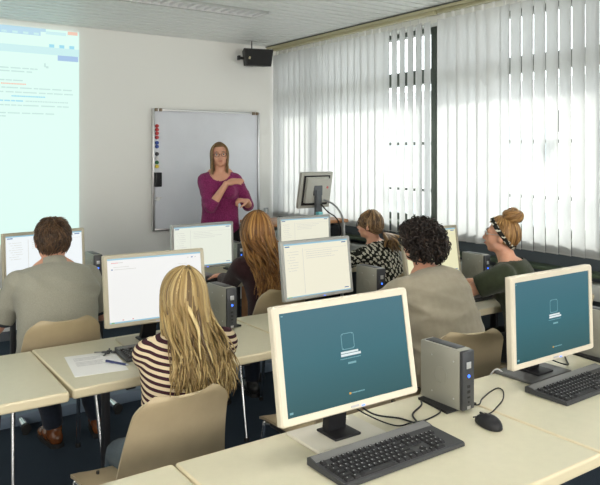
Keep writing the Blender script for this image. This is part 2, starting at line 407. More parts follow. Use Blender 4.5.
mb = MB(); mb.box((-.21, .0, .0), (.03, .06, .05), black_m, bev=.004); mb.box((-.155, .02, .0), (.12, .03, .03), black_m); mb.tube([(0, .08, 0), (0, .28, 0)], .015, black_m, 8); mb.box((0, .27, 0), (.09, .012, .12), black_m)
mb.build('bracket', root); MB().box((-.05, .0, .145), (.012, .012, .12), steel_m).build('hanger', root)
# wall socket near the corner
root = empty('wall_box', (3.935, YB-.012, .98)); tag(root, 'small grey box on the back wall between whiteboard and window corner', 'wall box')
MB().box((0, 0, 0), (.05, .024, .11), mat('grey_plastic', (.42, .44, .46), .5), bev=.006).build('cover', root); MB().box((0, -.014, .02), (.022, .006, .04), white_m, bev=.002).build('switch', root)

# ------------------------------------------------------------------ desks
DZ = .74
def rounded(w, d, r, n=4):
    out = []
    for cx, cy, a0 in ((w/2-r, d/2-r, 0), (-w/2+r, d/2-r, 90), (-w/2+r, -d/2+r, 180), (w/2-r, -d/2+r, 270)):
        for i in range(n+1): a = R(a0+90*i/n); out.append((cx+r*math.cos(a), cy+r*math.sin(a)))
    return out
def make_desk(w, d, label):
    root = empty('desk', (0, 0, 0)); tag(root, label, 'desk', 'beige computer desks in three rows')
    mb = MB(); bm = bmesh.new()
    o = rounded(w-.004, d, .012)
    top = [bm.verts.new((x, y, 0)) for x, y in o]; f = bm.faces.new(top)
    ext = bmesh.ops.extrude_face_region(bm, geom=[f])
    for v in [g for g in ext['geom'] if isinstance(g, bmesh.types.BMVert)]: v.co.z = -.038
    bmesh.ops.recalc_face_normals(bm, faces=bm.faces[:])
    he = [e for e in bm.edges if abs(e.verts[0].co.z-e.verts[1].co.z) < 1e-5]
    bmesh.ops.bevel(bm, geom=he, offset=.008, segments=3, affect='EDGES', profile=.5)
    bm.normal_update(); vs = [v.co.copy() for v in bm.verts]; bm.verts.index_update()
    for fc in bm.faces: mb.add([v.co for v in fc.verts], [list(range(len(fc.verts)))], desk_m if fc.normal.z > .98 else edge_m, False)
    bm.free()
    t = mb.build('tabletop', root); t.location = (0, 0, DZ)
    for s_ in (-1, 1):
        x = s_*(w/2-.25)
        l = MB(); l.box((0, .05, .37), (.028, .05, .62), steel_m, bev=.006);  l.box((0, 0, .69), (.04, d-.12, .03), steel_m, bev=.004); lo = l.build('leg', root); lo.location = (x, 0, 0)
        f = MB(); f.cyl((0, -d/2+.05, .035), (0, d/2-.05, .035), .024, chrome_m, n=16)
        fo = f.build('foot', lo)
        for e in (-1, 1):
            c_ = MB(); c_.cyl((0, e*(d/2-.055), .035), (0, e*(d/2-.025), .035), .027, rubber_m, n=16); c_.cyl((0, e*(d/2-.045), 0), (0, e*(d/2-.045), .02), .018, rubber_m, n=12); c_.build('end_cap', lo)
    b = MB(); b.cyl((-w/2+.25, .05, .12), (w/2-.25, .05, .12), .014, chrome_m, n=12); b.build('stretcher', root)
    tr = MB(); tr.box((0, d/2-.10, .60), (w-.34, .14, .006), steel_m); tr.box((0, d/2-.17, .625), (w-.34, .006, .05), steel_m); tr.box((0, d/2-.03, .625), (w-.34, .006, .05), steel_m)
    for s_ in (-1, 1): tr.box((s_*(w/2-.3), d/2-.03, .66), (.02, .008, .08), steel_m)
    tr.build('cable_tray', root)
    return root
SEAM1 = [-.255, .812, 1.875, 2.94, 3.86]
SEAM2 = [-.30, .756, 1.79, 2.82, 3.85]
SEAM3 = [-.35, .70, 1.745, 2.79, 3.84]
rows = [(SEAM1, 1.13, 1.795, ['nearest row, at the bottom left corner of the photo', 'nearest row, carrying the large ivory monitor in the foreground', 'nearest row, carrying the mouse and the right-hand ivory monitor', 'nearest row, by the window outside the right edge']),
        (SEAM2, 2.565, 3.20, ['middle row, at the left edge beside the brown shoes', 'middle row, carrying the sheet of paper and bunch of keys', 'middle row, just behind the big foreground monitor', 'middle row, in front of the woman with the hair bun']),
        (SEAM3, 4.09, 4.74, ['back row, left of the man in the grey polo shirt', 'back row, right where the man in the polo shirt sits', 'back row, in front of the long-haired red-blonde woman', 'back row by the window, in front of the patterned blouse'])]
for SE, ya, yb, labs in rows:
    proto = None
    for i in range(4):
        r = make_desk(SE[i+1]-SE[i], yb-ya, 'beige laminate desk in the '+labs[i])
        r.location = ((SE[i]+SE[i+1])/2, (ya+yb)/2, 0)
        if ya == 2.565 and i == 0: r.rotation_euler = (0, 0, R(-1.2)); r.location.y += -.005; r.location.x -= .006

# ------------------------------------------------------------------ chairs
def make_chair():
    root = empty('chair', (0, 0, 0)); tag(root, 'chair', 'chair')
    # seat shell (local +y is the front)
    def sheet(name, fn, nu, nv, th, m):
        top = []; 
        for j in range(nv+1):
            for i in range(nu+1): top.append(Vector(fn(i/nu, j/nv)))
        nrm = []
        for j in range(nv+1):
            for i in range(nu+1):
                a = top[j*(nu+1)+min(i+1, nu)]-top[j*(nu+1)+max(i-1, 0)]; b = top[min(j+1, nv)*(nu+1)+i]-top[max(j-1, 0)*(nu+1)+i]
                nrm.append(a.cross(b).normalized())
        vs = top+[p-n_*th for p, n_ in zip(top, nrm)]; o_ = len(top); fs = []
        g = lambda i, j: j*(nu+1)+i
        for j in range(nv):
            for i in range(nu):
                fs.append([g(i, j), g(i+1, j), g(i+1, j+1), g(i, j+1)]); fs.append([o_+g(i, j+1), o_+g(i+1, j+1), o_+g(i+1, j), o_+g(i, j)])
        for i in range(nu):
            fs.append([g(i+1, 0), g(i, 0), o_+g(i, 0), o_+g(i+1, 0)]); fs.append([g(i, nv), g(i+1, nv), o_+g(i+1, nv), o_+g(i, nv)])
        for j in range(nv):
            fs.append([g(0, j), g(0, j+1), o_+g(0, j+1), o_+g(0, j)]); fs.append([g(nu, j+1), g(nu, j), o_+g(nu, j), o_+g(nu, j+1)])
        return MB().add(vs, fs, m, True).build(name, root)
    def rnd_w(t, w, r, L):   # half width with rounded ends
        dd = min(t, 1-t)*L
        return w if dd >= r else w-r+math.sqrt(max(0, r*r-(r-dd)**2))
    def seat(u, v):
        v = .5-.5*math.cos(math.pi*v)
        hw = .205-.015*(1-v); hw = rnd_w(v, hw, .045, .42)
        x = (u-.5)*2*hw; y = -.20+v*.42
        return (x, y, .452-.012*(1-(2*u-1)**2)-.025*max(0, (v-.8)/.2)**2)
    def back(u, v):
        v = .5-.5*math.cos(math.pi*v)
        hw = .212-.048*v
        r = .06; dd = (1-v)*.42
        if dd < r: hw = hw-r+math.sqrt(max(0, r*r-(r-dd)**2))
        dd = v*.50
        if dd < r: hw = hw-r+math.sqrt(max(0, r*r-(r-dd)**2))
        x = (u-.5)*2*hw
        return (x, -.235-.085*v*v-.02*v+.018*(2*u-1)**2, .455+.390*v)
    sheet('seat', seat, 12, 14, .011, ply_m)
    sheet('backrest', lambda u, v: back(1-u, v), 14, 22, .011, ply_m)
    for x in (-.12, .12):
        for y in (-.12, .13): MB().cyl((x, y, .438), (x, y, .4545), .006, steel_m, n=8).build('screw', root)
    fr = MB()
    for s_ in (-1, 1):
        fr.tube(smooth_path([(s_*.185, .17, .425), (s_*.187, 0, .425), (s_*.19, -.16, .425), (s_*.19, -.205, .44), (s_*.185, -.222, .50), (s_*.165, -.247, .66), (s_*.155, -.262, .72)], 5), .010, steel_m, 8)
        fr.tube([(s_*.185, .14, .425), (0, .14, .425)], .009, steel_m, 8); fr.tube([(s_*.19, -.15, .425), (0, -.15, .425)], .009, steel_m, 8)
    fr.build('frame', root)
    for s_ in (-1, 1):
        for (y0, y1) in ((.15, .235), (-.15, -.255)):
            l = MB(); l.tube(smooth_path([(s_*.187, y0*.75, .425), (s_*.190, y0*1.05, .418), (s_*.196, y0+(y1-y0)*.18, .38), (s_*.212, y1, .01)], 6), .0105, chrome_m, 10)
            lo = l.build('leg', root)
            MB().cyl((s_*.212, y1, 0), (s_*.2115, y1, .022), .014, rubber_m, n=10).build('foot_cap', lo)
    return root
chair0 = make_chair()
chairs = [(.945, 2.35, 2, 'light plywood chair with chrome legs the blonde woman in stripes sits on'),
          (.925, 3.56, -2, 'light plywood chair the man in the grey polo shirt sits on'),
          (1.80, 2.42, 0, 'empty light plywood chair behind the big foreground monitor, only its seat corner showing'),
          (2.40, 2.31, -17, 'light plywood chair under the curly-haired person in grey'),
          (3.25, 2.42, 18, 'light plywood chair under the woman with the hair bun'),
          (2.15, 3.58, 2, 'light plywood chair behind the back of the long-haired red-blonde woman'),
          (3.18, 3.56, 0, 'light plywood chair under the woman in the black and white patterned blouse')]
for k, (x, y, a, lab) in enumerate(chairs):
    if k == 0:
        chair0.location = (x, y, 0); chair0.rotation_euler = (0, 0, R(a)); chair0['label'] = lab; chair0['group'] = 'plywood chairs at the desks'
    else: dup(chair0, (x, y, 0), R(a), lab, 'plywood chairs at the desks')

# ------------------------------------------------------------------ computers
def make_monitor(label, X, Y, Z, yaw, tilt, w, h, bez, m, content, base=DZ, led=blue_led, bx=.07, plate=None, plate_d=.18, back=False, neck_m=None, plate_w=.26):
    root = empty('monitor', (X, Y, base), R(yaw)); tag(root, label, 'monitor')
    zc = Z-base; Rt = rot(x=-tilt)    # top leans away (+y)
    T = lambda p: Rt @ Vector(p)+Vector((0, 0, zc))
    def tf(mb):
        mb.v = [tuple(T(v)) for v in mb.v]; return mb
    d = .030
    # bezel: front ring with rounded outer edge
    mb = MB()
    outer = rounded(w, h, .010, 3); inner = rounded(w-2*bez, h-2*bez, .001, 3)
    n = len(outer); o2 = rounded(w-.008, h-.008, .008, 3)
    vs = [(x, .006, z) for x, z in outer]+[(x, 0, z) for x, z in o2]+[(x, .001, z) for x, z in inner]+[(x, .007, z) for x, z in inner]+[(x, d*.8, z) for x, z in outer]
    fs = []
    for a, b in ((0, 1), (1, 2), (2, 3), (4, 0)):
        for i in range(n): fs.append([a*n+i, a*n+(i+1) % n, b*n+(i+1) % n, b*n+i])
    mb.add(vs, fs, m, False)
    tf(mb).build('bezel', root)
    mb = MB(); mb.box((0, d*.8+.002, 0), (w-.004, .006, h-.004), m)
    bm = [(-.38*w, .40*h), (.38*w, .40*h), (.38*w, -.36*h), (-.38*w, -.36*h)]
    s2 = [(x*.86, z*.86) for x, z in bm]
    mb.add([(x, d*.8, z) for x, z in bm]+[(x, d+.022, z) for x, z in s2], [[4, 5, 6, 7], [0, 1, 5, 4], [1, 2, 6, 5], [2, 3, 7, 6], [3, 0, 4, 7]], m)
    if back:
        mb.box((0, d*.8+.006, 0), (w*.80, .014, h*.82), black_m); mb.box((.0, d+.022, .0), (w*.70, .020, h*.66), m); mb.box((0, d*.8+.006, -.36*h), (w*.62, .03, .03), black_m)
        mb.cyl((-.11, d+.030, .03), (-.11, d+.034, .03), .012, mat('red_sticker', srgb(190, 90, 90), .5), n=14)
    tf(mb).build('housing', root)
    iw, ih = w-2*bez, h-2*bez
    mb = MB(); mb.quad((-iw/2, .005, -ih/2), (iw/2, .005, -ih/2), (iw/2, .005, ih/2), (-iw/2, .005, ih/2), content[0])
    rects(mb, content[1], lambda u, v, e: ((u-.5)*iw, .005-e, (v-.5)*ih), base=.0004)
    tf(mb).build('screen', root)
    mb = MB(); mb.box((.03*w/.5, .0, -h/2+bez*.35), (.012, .003, .003), led); tf(mb).build('power_light', root)
    mb = MB(); mb.box((0, -.0003, -h/2+bez*.5), (.030, .0012, .006), mat('grey_badge', (.45, .45, .47), .4)); tf(mb).build('badge', root)
    nm = neck_m or black_m
    mb = MB(); y0 = bx
    zb = T((0, d+.02, h*.02 if back else -h*.15))
    mb.add([(-.035, y0, .012), (.035, y0, .012), (.035, y0+.03, .012), (-.035, y0+.03, .012),
            (-.03, zb.y, zb.z), (.03, zb.y, zb.z), (.03, zb.y+.03, zb.z), (-.03, zb.y+.03, zb.z)], [[0, 1, 5, 4], [1, 2, 6, 5], [2, 3, 7, 6], [3, 0, 4, 7], [4, 5, 6, 7]], nm)
    mb.box((0, zb.y+.005, zb.z), (.10, .03, .10), nm, bev=.005)
    mb.box((0, y0-.01, .016), (.10, .10, .008), nm, bev=.003)
    mb.build('stand', root)
    mb = MB(); pl = plate or m
    mb.box((0, bx, .006), (plate_w, plate_d, .012), pl, bev=.004); mb.build('base', root)
    return root
def teal():
    if 'teal_desktop' in MATS: return MATS['teal_desktop']
    m = em('teal_desktop', (.05, .17, .2), 1.0); nt = m.node_tree; b = nt.nodes['Principled BSDF']
    tc = nt.nodes.new('ShaderNodeTexCoord'); sp = nt.nodes.new('ShaderNodeSeparateXYZ'); mr = nt.nodes.new('ShaderNodeValToRGB')
    nt.links.new(tc.outputs['Generated'], sp.inputs[0]); nt.links.new(sp.outputs['Z'], mr.inputs['Fac'])
    e = mr.color_ramp.elements; e[0].color = (*srgb(30, 84, 90), 1); e[1].color = (*srgb(58, 108, 122), 1); e[1].position = 1.0
    k = e.new(.5); k.color = (*srgb(42, 102, 114), 1)
    nt.links.new(mr.outputs['Color'], b.inputs['Emission Color']); return m
sc_w = em('screen_line_white', srgb(225, 235, 235), 1.0); sc_l = em('screen_line_pale', srgb(120, 170, 178), 1.0); sc_o = em('screen_flag', srgb(225, 170, 60), 1.0)
sc_hair = em('screen_grey_text', srgb(205, 205, 198), 1.0); sc_bl = em('screen_task_blue', srgb(150, 195, 215), 1.0); sc_db = em('screen_dark_blue', srgb(70, 110, 160), 1.0)
sc_or = em('screen_soft_red', srgb(220, 150, 150), 1.0); sc_gn = em('screen_green', srgb(120, 180, 120), 1.0)
def login():
    t = .006; it = []
    x0, x1, y0, y1 = .448, .55, .535, .70
    it += [(x0+.012, y1-t, x1-.012, y1, sc_l), (x0+.012, y0, x1-.012, y0+t, sc_l), (x0, y0+.015, x0+t*.7, y1-.015, sc_l), (x1-t*.7, y0+.015, x1, y1-.015, sc_l),
           (x0+.003, y1-.015, x0+.014, y1-.004, sc_l), (x1-.014, y1-.015, x1-.003, y1-.004, sc_l), (x0+.003, y0+.004, x0+.014, y0+.015, sc_l), (x1-.014, y0+.004, x1-.003, y0+.015, sc_l)]
    rnd = random.Random(5)
    it += [(.435, .468, .595, .492, sc_w), (.435, .498, .575, .518, sc_w)]
    it += words_line(.43, .60, .44, .008, sc_l, rnd); it += [(.485, .385, .55, .405, sc_l)]
    it += [(.47, .085, .485, .105, sc_o)]+words_line(.49, .60, .088, .012, sc_l, rnd)
    it += [(.02, .03, .045, .05, sc_l), (.015, .965, .03, .975, sc_l)]
    return (teal(), it)
def page(col, kind, seed):
    rnd = random.Random(seed); it = []; bgm = em('screen_%s' % kind, col, 1.0)
    if kind == 'page':
        it += [(.0, .0, 1.0, .022, sc_bl), (.0, .975, 1.0, 1.0, sc_bl), (.04, .925, .11, .935, sc_or), (.11, .925, .16, .935, sc_hair), (.06, .86, .22, .866, sc_hair), (.04, .82, .055, .835, sc_db)]
        it += words_line(.07, .30, .822, .008, sc_hair, rnd)+[(.85, .92, .862, .935, sc_hair), (.89, .92, .91, .935, sc_db), (.93, .92, .945, .935, sc_hair), (.13, .035, .145, .05, sc_or), (.23, .035, .245, .05, sc_or), (.02, .003, .05, .02, sc_gn)]
        it += [(.74, .83-.06*i, .74+.1+.02*(i % 2), .835-.06*i, sc_hair) for i in range(3)]
    else:
        it += [(.0, .97, 1.0, 1.0, sc_bl), (.02, .935, .09, .955, sc_db), (.90, .935, .97, .955, sc_db), (.0, .0, 1.0, .018, sc_bl), (.02, .002, .08, .016, sc_gn), (.28, .05, .285, .90, sc_hair)]
        for k in range(8): it += [(.04+.02*(k % 3), .84-.05*k, .07+.02*(k % 3), .847-.05*k, sc_hair), (.08+.02*(k % 3), .84-.05*k, .16+rnd.uniform(0, .06), .847-.05*k, sc_hair)]
        for k in range(4): it += words_line(.33+.0*k, .33+rnd.uniform(.2, .55), .82-.04*k, .008, sc_hair, rnd)
        it += [(.90, .05, .97, .065, sc_db), (.30, .86, .98, .864, sc_hair)]
    return (bgm, it)
pl_m = mat('pale_base', srgb(214, 210, 196), .4)
M1 = make_monitor('large ivory monitor with teal login screen in the foreground centre', 1.31, 1.613, 1.015, -.4, 9.6, .525, .336, .022, ivory_m, login(), bx=.065, plate=pl_m)
M2 = make_monitor('ivory monitor with teal login screen at the right edge, beside the window', 2.331, 1.605, .992, .6, 1.6, .525, .345, .022, ivory_m, login(), bx=.10, plate=mat('dark_base', (.10, .10, .10), .35))
make_monitor('beige monitor with a white web page in front of the blonde woman', 1.239, 2.913, 1.016, -2.8, 9, .482, .318, .018, beige_m, page(srgb(240, 240, 238), 'page', 1), bx=.12)
make_monitor('silver monitor with a pale yellow page on the middle row, overlapping the one behind it', 2.261, 3.06, .985, 1.8, 7, .49, .326, .018, silver_m, page(srgb(240, 236, 214), 'pale', 2), bx=.05, plate_d=.14)
make_monitor('silver monitor below the whiteboard, in front of the teacher', 2.18, 4.307, .976, 1.6, 2, .49, .315, .018, silver_m, page(srgb(232, 236, 222), 'tree', 3), bx=.12)
make_monitor('silver monitor on the back row, seen just above the middle-row silver one', 3.055, 4.30, .983, 0, 2, .49, .315, .018, silver_m, page(srgb(236, 234, 214), 'faint', 4), bx=.12)
make_monitor('beige monitor behind the head of the man in the polo shirt', 1.064, 4.145, 1.018, 7.7, 4, .49, .30, .018, beige_m, page(srgb(240, 246, 248), 'list', 5), bx=.12)
make_monitor('beige monitor with a yellowish page, half hidden by the dark curly head', 3.155, 3.05, 1.0, 0, 8, .49, .318, .019, beige_m, page(srgb(234, 230, 190), 'yellow', 6), bx=.05, plate_d=.14)
TD = 1.035
make_monitor('grey monitor seen from behind on the teacher lectern by the window', 3.675, 5.05, 1.295, 180+3.4, 10.8, .375, .335, .017, mat('old_grey_plastic', srgb(176, 176, 168), .45), page(srgb(230, 232, 230), 'teacher', 7), base=TD, back=True, bx=.05, plate_w=.2, plate_d=.15, neck_m=mat('dark_grey_plastic', (.09, .10, .11), .45))

def make_tower(tx=.062, dep=.195, h=.205):
    root = empty('computer_tower', (0, 0, 0)); tag(root, 'x', 'computer')
    MB().box((0, dep/2+.008, .006+h/2), (tx, dep-.012, h), case_m, bev=.005).build('case', root)
    f = MB(); f.box((0, .007, .006+h/2), (tx-.004, .016, h-.004), front_m, bev=.004); fo = f.build('front_panel', root)
    MB().box((.0, -.0015, h*.78), (.022, .002, .022), mat('logo_silver', (.55, .56, .58), .3, metal=.6), bev=.0005).build('logo', fo)
    lb = MB(); lb.cyl((0, .0, h*.60), (0, -.003, h*.60), .0055, blue_led, n=14); lb.build('power_button', fo)
    p = MB()
    for k, z in enumerate((.43, .34, .25)): p.box((0, -.0012, h*z), (.014, .002, .010 if k < 2 else .006), rubber_m, bev=.0006)
    p.cyl((0, 0, h*.17), (0, -.0015, h*.17), .004, rubber_m, n=10); p.box((0, -.001, h*.08), (.016, .002, .010), alu_m); p.build('port', fo)
    s_ = MB(); n = 28
    for rr, zz in ((.028, 0),):
        pts = [(-tx/2-.0006, dep*.5+rr*math.cos(2*math.pi*i/n), h*.52+rr*math.sin(2*math.pi*i/n)) for i in range(n+1)]
        s_.tube(pts, .0012, case_m, 6)
    s_.build('side_emblem', root)
    for (a, b) in ((.2, .82), (.72, .82), (.2, .2), (.72, .2)): MB().cyl((-tx/2+.002, dep*a, h*b), (-tx/2-.001, dep*a, h*b), .003, alu_m, n=8).build('screw', root)
    v = MB(); v.box((0, dep*.55, .006+h+.0008), (tx*.7, dep*.75, .003), front_m, bev=.001)
    v.build('top_vent', root)
    b = MB(); b.prism([(-.075, .03), (.075, .03), (.055, dep-.01), (-.055, dep-.01)], 0, .008, black_m); b.build('stand', root)
    return root
tw0 = make_tower()
GT = 'small grey desktop computers standing upright on the desks'
tws = [(1.797, 1.572, DZ, 0, 'grey upright mini computer with blue power light beside the foreground monitor'),
       (1.668, 2.985, DZ, 3, 'grey upright mini computer just right of the blonde woman'),
       (2.665, 2.985, DZ, 0, 'grey upright mini computer between the middle silver monitor and the curly-haired person'),
       (3.60, 2.985, DZ, 0, 'grey upright mini computer in front of the woman with the hair bun'),
       (1.485, 4.47, DZ, 0, 'dark upright mini computer on the back row, right of the man in the polo shirt'),
       (2.56, 4.44, DZ, 0, 'grey upright mini computer on the back row, beside the red-blonde hair'),
       (2.745, 1.58, DZ, 0, 'grey upright mini computer behind the right edge of the right-hand ivory monitor')]
for k, (x, y, z, a, lab) in enumerate(tws):
    if k == 0: tw0.location = (x, y, z); tw0['label'] = lab; tw0['group'] = GT
    else: dup(tw0, (x, y, z), R(a), lab, GT)

# keyboards with separate keys
key_m = mat('key_plastic', (.018, .018, .02), .5, spec=.3); kbd_m = mat('keyboard_case', (.045, .047, .05), .5, spec=.3); leg_ink = mat('key_legend', (.42, .42, .42), .6)
kbt_m = mat('keyboard_top_grey', (.16, .16, .16), .45)
def key_mesh(w, d):
    bm = bmesh.new(); bmesh.ops.create_cube(bm, size=1)
    for v in bm.verts:
        k = .78 if v.co.z > 0 else 1.0
        v.co = Vector((v.co.x*w*k, v.co.y*d*k+(.0008 if v.co.z > 0 else 0), v.co.z*.008+.004))
    bmesh.ops.bevel(bm, geom=bm.edges[:], offset=.0012, segments=1, affect='EDGES')
    z = .0082; vs = [bm.verts.new(q) for q in ((-w*.22, d*.02, z), (-w*.22+.0035, d*.02, z), (-w*.22+.0035, d*.22, z), (-w*.22, d*.22, z))]; f = bm.faces.new(vs); f.material_index = 1
    me = bpy.data.meshes.new('key'); bm.to_mesh(me); bm.free(); me.materials.append(key_m); me.materials.append(leg_ink); return me
KM = {}
U = .0188; V_ = .0197
layout = []
def krow(y, ws, x0=0.0):
    x = x0
    for w in ws:
        if w > 0: layout.append((x+w/2, y, w))
        x += abs(w)
krow(5.35, [1, -1, 1, 1, 1, 1, -.5, 1, 1, 1, 1, -.5, 1, 1, 1, 1, -.25, 1, 1, 1])
krow(4.0, [1]*13+[2, -.25, 1, 1, 1, -.25, 1, 1, 1, 1])
krow(3.0, [1.5]+[1]*12+[1.5, -.25, 1, 1, 1, -.25, 1, 1, 1])
krow(2.0, [1.75]+[1]*11+[2.25, -3.5, 1, 1, 1])
krow(1.0, [2.25]+[1]*10+[2.75, -1.25, 1, -1.25, 1, 1, 1])
krow(0.0, [1.5, 1.25, 6.25+1.25, 1.25, 1.25, 1.25, 1.5-.25, -.0, 1, 1, 1, -.25, 2, 1])
def make_keyboard(label, loc, rz, keys=True, group='black keyboards on the desks'):
    root = empty('keyboard', loc, rz); tag(root, label, 'keyboard', group)
    W, D = .462, .172
    mb = MB()
    prof = [(-D/2, .002), (-D/2, .011), (-D/2+.006, .0145), (.044, .020), (.056, .0235), (D/2-.006, .0265), (D/2, .024), (D/2, .004)]
    n = len(prof); vs = [(-W/2, y, z) for y, z in prof]+[(-W/2+.003, y, z+.001) for y, z in prof][:0]+[(W/2, y, z) for y, z in prof]
    mb.add(vs, [list(range(n)), [n+i for i in range(n)][::-1]]+[[i, n+i, n+(i+1) % n, (i+1) % n] for i in range(n)], kbd_m)
    mb.build('case', root)
    mb = MB(); mb.add([(-W/2+.004, .048, .0216), (W/2-.004, .048, .0216), (W/2-.004, .056, .0240), (-W/2+.004, .056, .0240), (W/2-.006, D/2-.006, .0270), (-W/2+.006, D/2-.006, .0270)], [[0, 1, 2, 3], [3, 2, 4, 5]], kbt_m)
    for k in range(3): mb.box((.165+.02*k, .075, .0295), (.004, .002, .001), em('key_led_off', (.2, .35, .2), .5))
    mb.build('top_strip', root)
    sl = math.atan2(.0055, .12)
    if keys:
        for (x, y, w) in layout[:100]:
            kw = round(w, 2)
            if kw not in KM: KM[kw] = key_mesh(U*w-.0016, V_-.0020)
            o = bpy.data.objects.new('key', KM[kw]); C.objects.link(o); o.parent = root
            yy = -.0715+y*V_; o.location = (-.222+x*U*.985, yy, .0145+(yy+D/2)*.045); o.rotation_euler = (.045, 0, 0)
    else:
        mb = MB()
        for (x, y, w) in layout:
            yy = -.0715+y*V_; mb.box((-.222+x*U*.985, yy, .0185+(yy+D/2)*.045), (U*w-.003, U-.003, .008), key_m)
        ks = mb.build('keys', root); ks['kind'] = 'stuff'
    for s_ in (-1, 1):
        MB().box((s_*.18, D/2-.02, .003), (.03, .012, .006), rubber_m).build('foot', root)
    return root
make_keyboard('black keyboard in front of the large foreground monitor', (1.345, 1.478, DZ), R(.6))
make_keyboard('black keyboard in front of the right-hand ivory monitor, cut by the right edge', (2.345, 1.50, DZ), R(1.5))
make_keyboard('black keyboard beside the sheet of paper on the blonde woman\'s desk', (1.275, 2.84, DZ), R(-3))
make_keyboard('black keyboard on the back row below the teacher, left of the red-blonde hair', (2.22, 4.215, DZ), R(1), keys=False)
make_keyboard('black keyboard behind the arm of the woman with the hair bun', (3.33, 2.80, DZ), R(2), keys=False)
make_keyboard('black keyboard hidden behind the man in the polo shirt', (1.08, 4.03+.13, DZ), R(5), keys=False)

# mouse and cables
root = empty('computer_mouse', (1.757, 1.455, DZ), R(-8)); tag(root, 'black computer mouse on the foreground desk beside the cable loop', 'computer mouse')
mb = MB(); bm = bmesh.new(); bmesh.ops.create_uvsphere(bm, u_segments=28, v_segments=18, radius=1)
for v in bm.verts:
    x, y_, z = v.co; z2 = z*.034 if z > 0 else z*.010
    v.co = Vector((x*(.031-.003*y_), y_*.056, max(z2*(1-.25*y_)+.0, -.006)+.006))
mb.bm(bm, black_m, smooth=True); mb.build('shell', root)
MB().box((0, .030, .0315), (.006, .018, .007), rubber_m, bev=.002).build('scroll_wheel', root)
MB().tube([(.0, .002, .0398), (.0, .02, .0375)], .0006, rubber_m, 5).build('button_seam', root)
def cable(pts, r, label, cat='cable', m=None, k=8, name='cable'):
    o = MB().tube(smooth_path(pts, k), r, m or black_m, 8).build(name); tag(o, label, cat); return o
cable([(1.836, 1.7, 0.744), (1.863, 1.596, 0.7435), (1.926, 1.623, 0.7435), (2.007, 1.654, 0.7435), (2.066, 1.665, 0.7435), (2.055, 1.633, 0.7435), (1.988, 1.58, 0.7435), (1.908, 1.542, 0.7435), (1.838, 1.518, 0.7435), (1.752, 1.512, 0.752)], .0022, 'thin black mouse cable looping round the small computer')
cable([(1.42, 1.70, .84), (1.44, 1.735, .80), (1.50, 1.72, .752), (1.56, 1.66, .744), (1.58, 1.60, .744), (1.62, 1.66, .744), (1.70, 1.70, .745), (1.73, 1.73, .744)], .003, 'thick black video cable behind the large foreground monitor')
cable([(1.40, 1.71, .86), (1.43, 1.74, .79), (1.48, 1.70, .751), (1.51, 1.62, .744), (1.57, 1.61, .744), (1.62, 1.60, .744), (1.71, 1.62, .744), (1.735, 1.66, .744)], .0025, 'thin black keyboard cable between foreground keyboard and computer')
cable([(2.40, 1.70, .85), (2.45, 1.72, .78), (2.52, 1.68, .746), (2.58, 1.72, .744), (2.66, 1.80, .755)], .003, 'black cable behind the right-hand ivory monitor')
cable([(2.215, 1.755, .746), (2.21, 1.79, .755), (2.20, 1.82, .70), (2.20, 1.83, .55)], .003, 'pale cable dropping behind the nearest desk beside the right-hand monitor base', m=white_m)
mb = MB(); mb.box((0, 0, .035), (3.2, .26, .07), mat('floor_strip_blue_grey', srgb(112, 128, 146), .5), bev=.008); o = mb.build('floor_strip'); o.location = (2.28, 4.40, 0); tag(o, 'low blue-grey strip on the carpet under the back row of desks', 'cable duct')  # low bevelled strip in plain blue-grey along the floor
# paper, keys, pen
mb = MB(); mb.box((0, 0, .0006), (.21, .297, .0012), paper_m)
rnd = random.Random(9)
for k in range(7):
    for (u0, v0, u1, v1, m_) in words_line(.14, .14+rnd.uniform(.4, .7), .82-.055*k-(.04 if k > 2 else 0), .014, ink_m, rnd):
        mb.quad(((u0-.5)*.21, (v0-.5)*.297, .0014), ((u1-.5)*.21, (v0-.5)*.297, .0014), ((u1-.5)*.21, (v1-.5)*.297, .0014), ((u0-.5)*.21, (v1-.5)*.297, .0014), m_)
o = mb.build('paper_sheet'); o.location = (.93, 2.835, DZ+.0003); o.rotation_euler = (0, 0, R(-8)); tag(o, 'white printed sheet of paper on the desk left of the blonde woman', 'paper')
mb = MB(); mb.box((0, 0, .0006), (.21, .297, .0012), paper_m); o = mb.build('paper_sheet'); o.location = (2.36, 4.245-.01, DZ+.0003); o.rotation_euler = (0, 0, R(70)); o.location = (2.56, 4.20, DZ+.0003)
tag(o, 'white sheet of paper on the back row beside the red-blonde hair', 'paper')
root = empty('key_bunch', (1.02, 2.925, DZ+.002)); tag(root, 'dark bunch of keys lying at the top of the paper sheet', 'keys')
MB().tube([(.016*math.cos(2*math.pi*i/20), .016*math.sin(2*math.pi*i/20), .006) for i in range(21)], .0016, alu_m, 6).build('ring', root)
for k, a in enumerate((10, 70, 150, 230)):
    mb = MB(); q = rot(z=a); mb.cyl(q @ Vector((.022, 0, .004+.002*k)), q @ Vector((.022, 0, .008+.002*k)), .012, black_m if k % 2 else steel_m, n=14)
    mb.box(q @ Vector((.046, 0, .006+.002*k)), (.035, .007, .0025), steel_m, rot=q); mb.build('key', root)
root = empty('pen', (1.0, 2.77, DZ+.0065), R(118)); tag(root, 'small dark blue pen lying on the paper sheet', 'pen')
pen_m = mat('navy_plastic', (.02, .03, .12), .35)
MB().cyl((-.05, 0, 0), (.02, 0, 0), .0048, pen_m, n=12).build('barrel', root); MB().cyl((.02, 0, 0), (.06, 0, 0), .0055, pen_m, n=12).build('cap', root)
MB().cyl((-.065, 0, 0), (-.05, 0, 0), .001, alu_m, r2=.0048, n=12).build('tip', root)

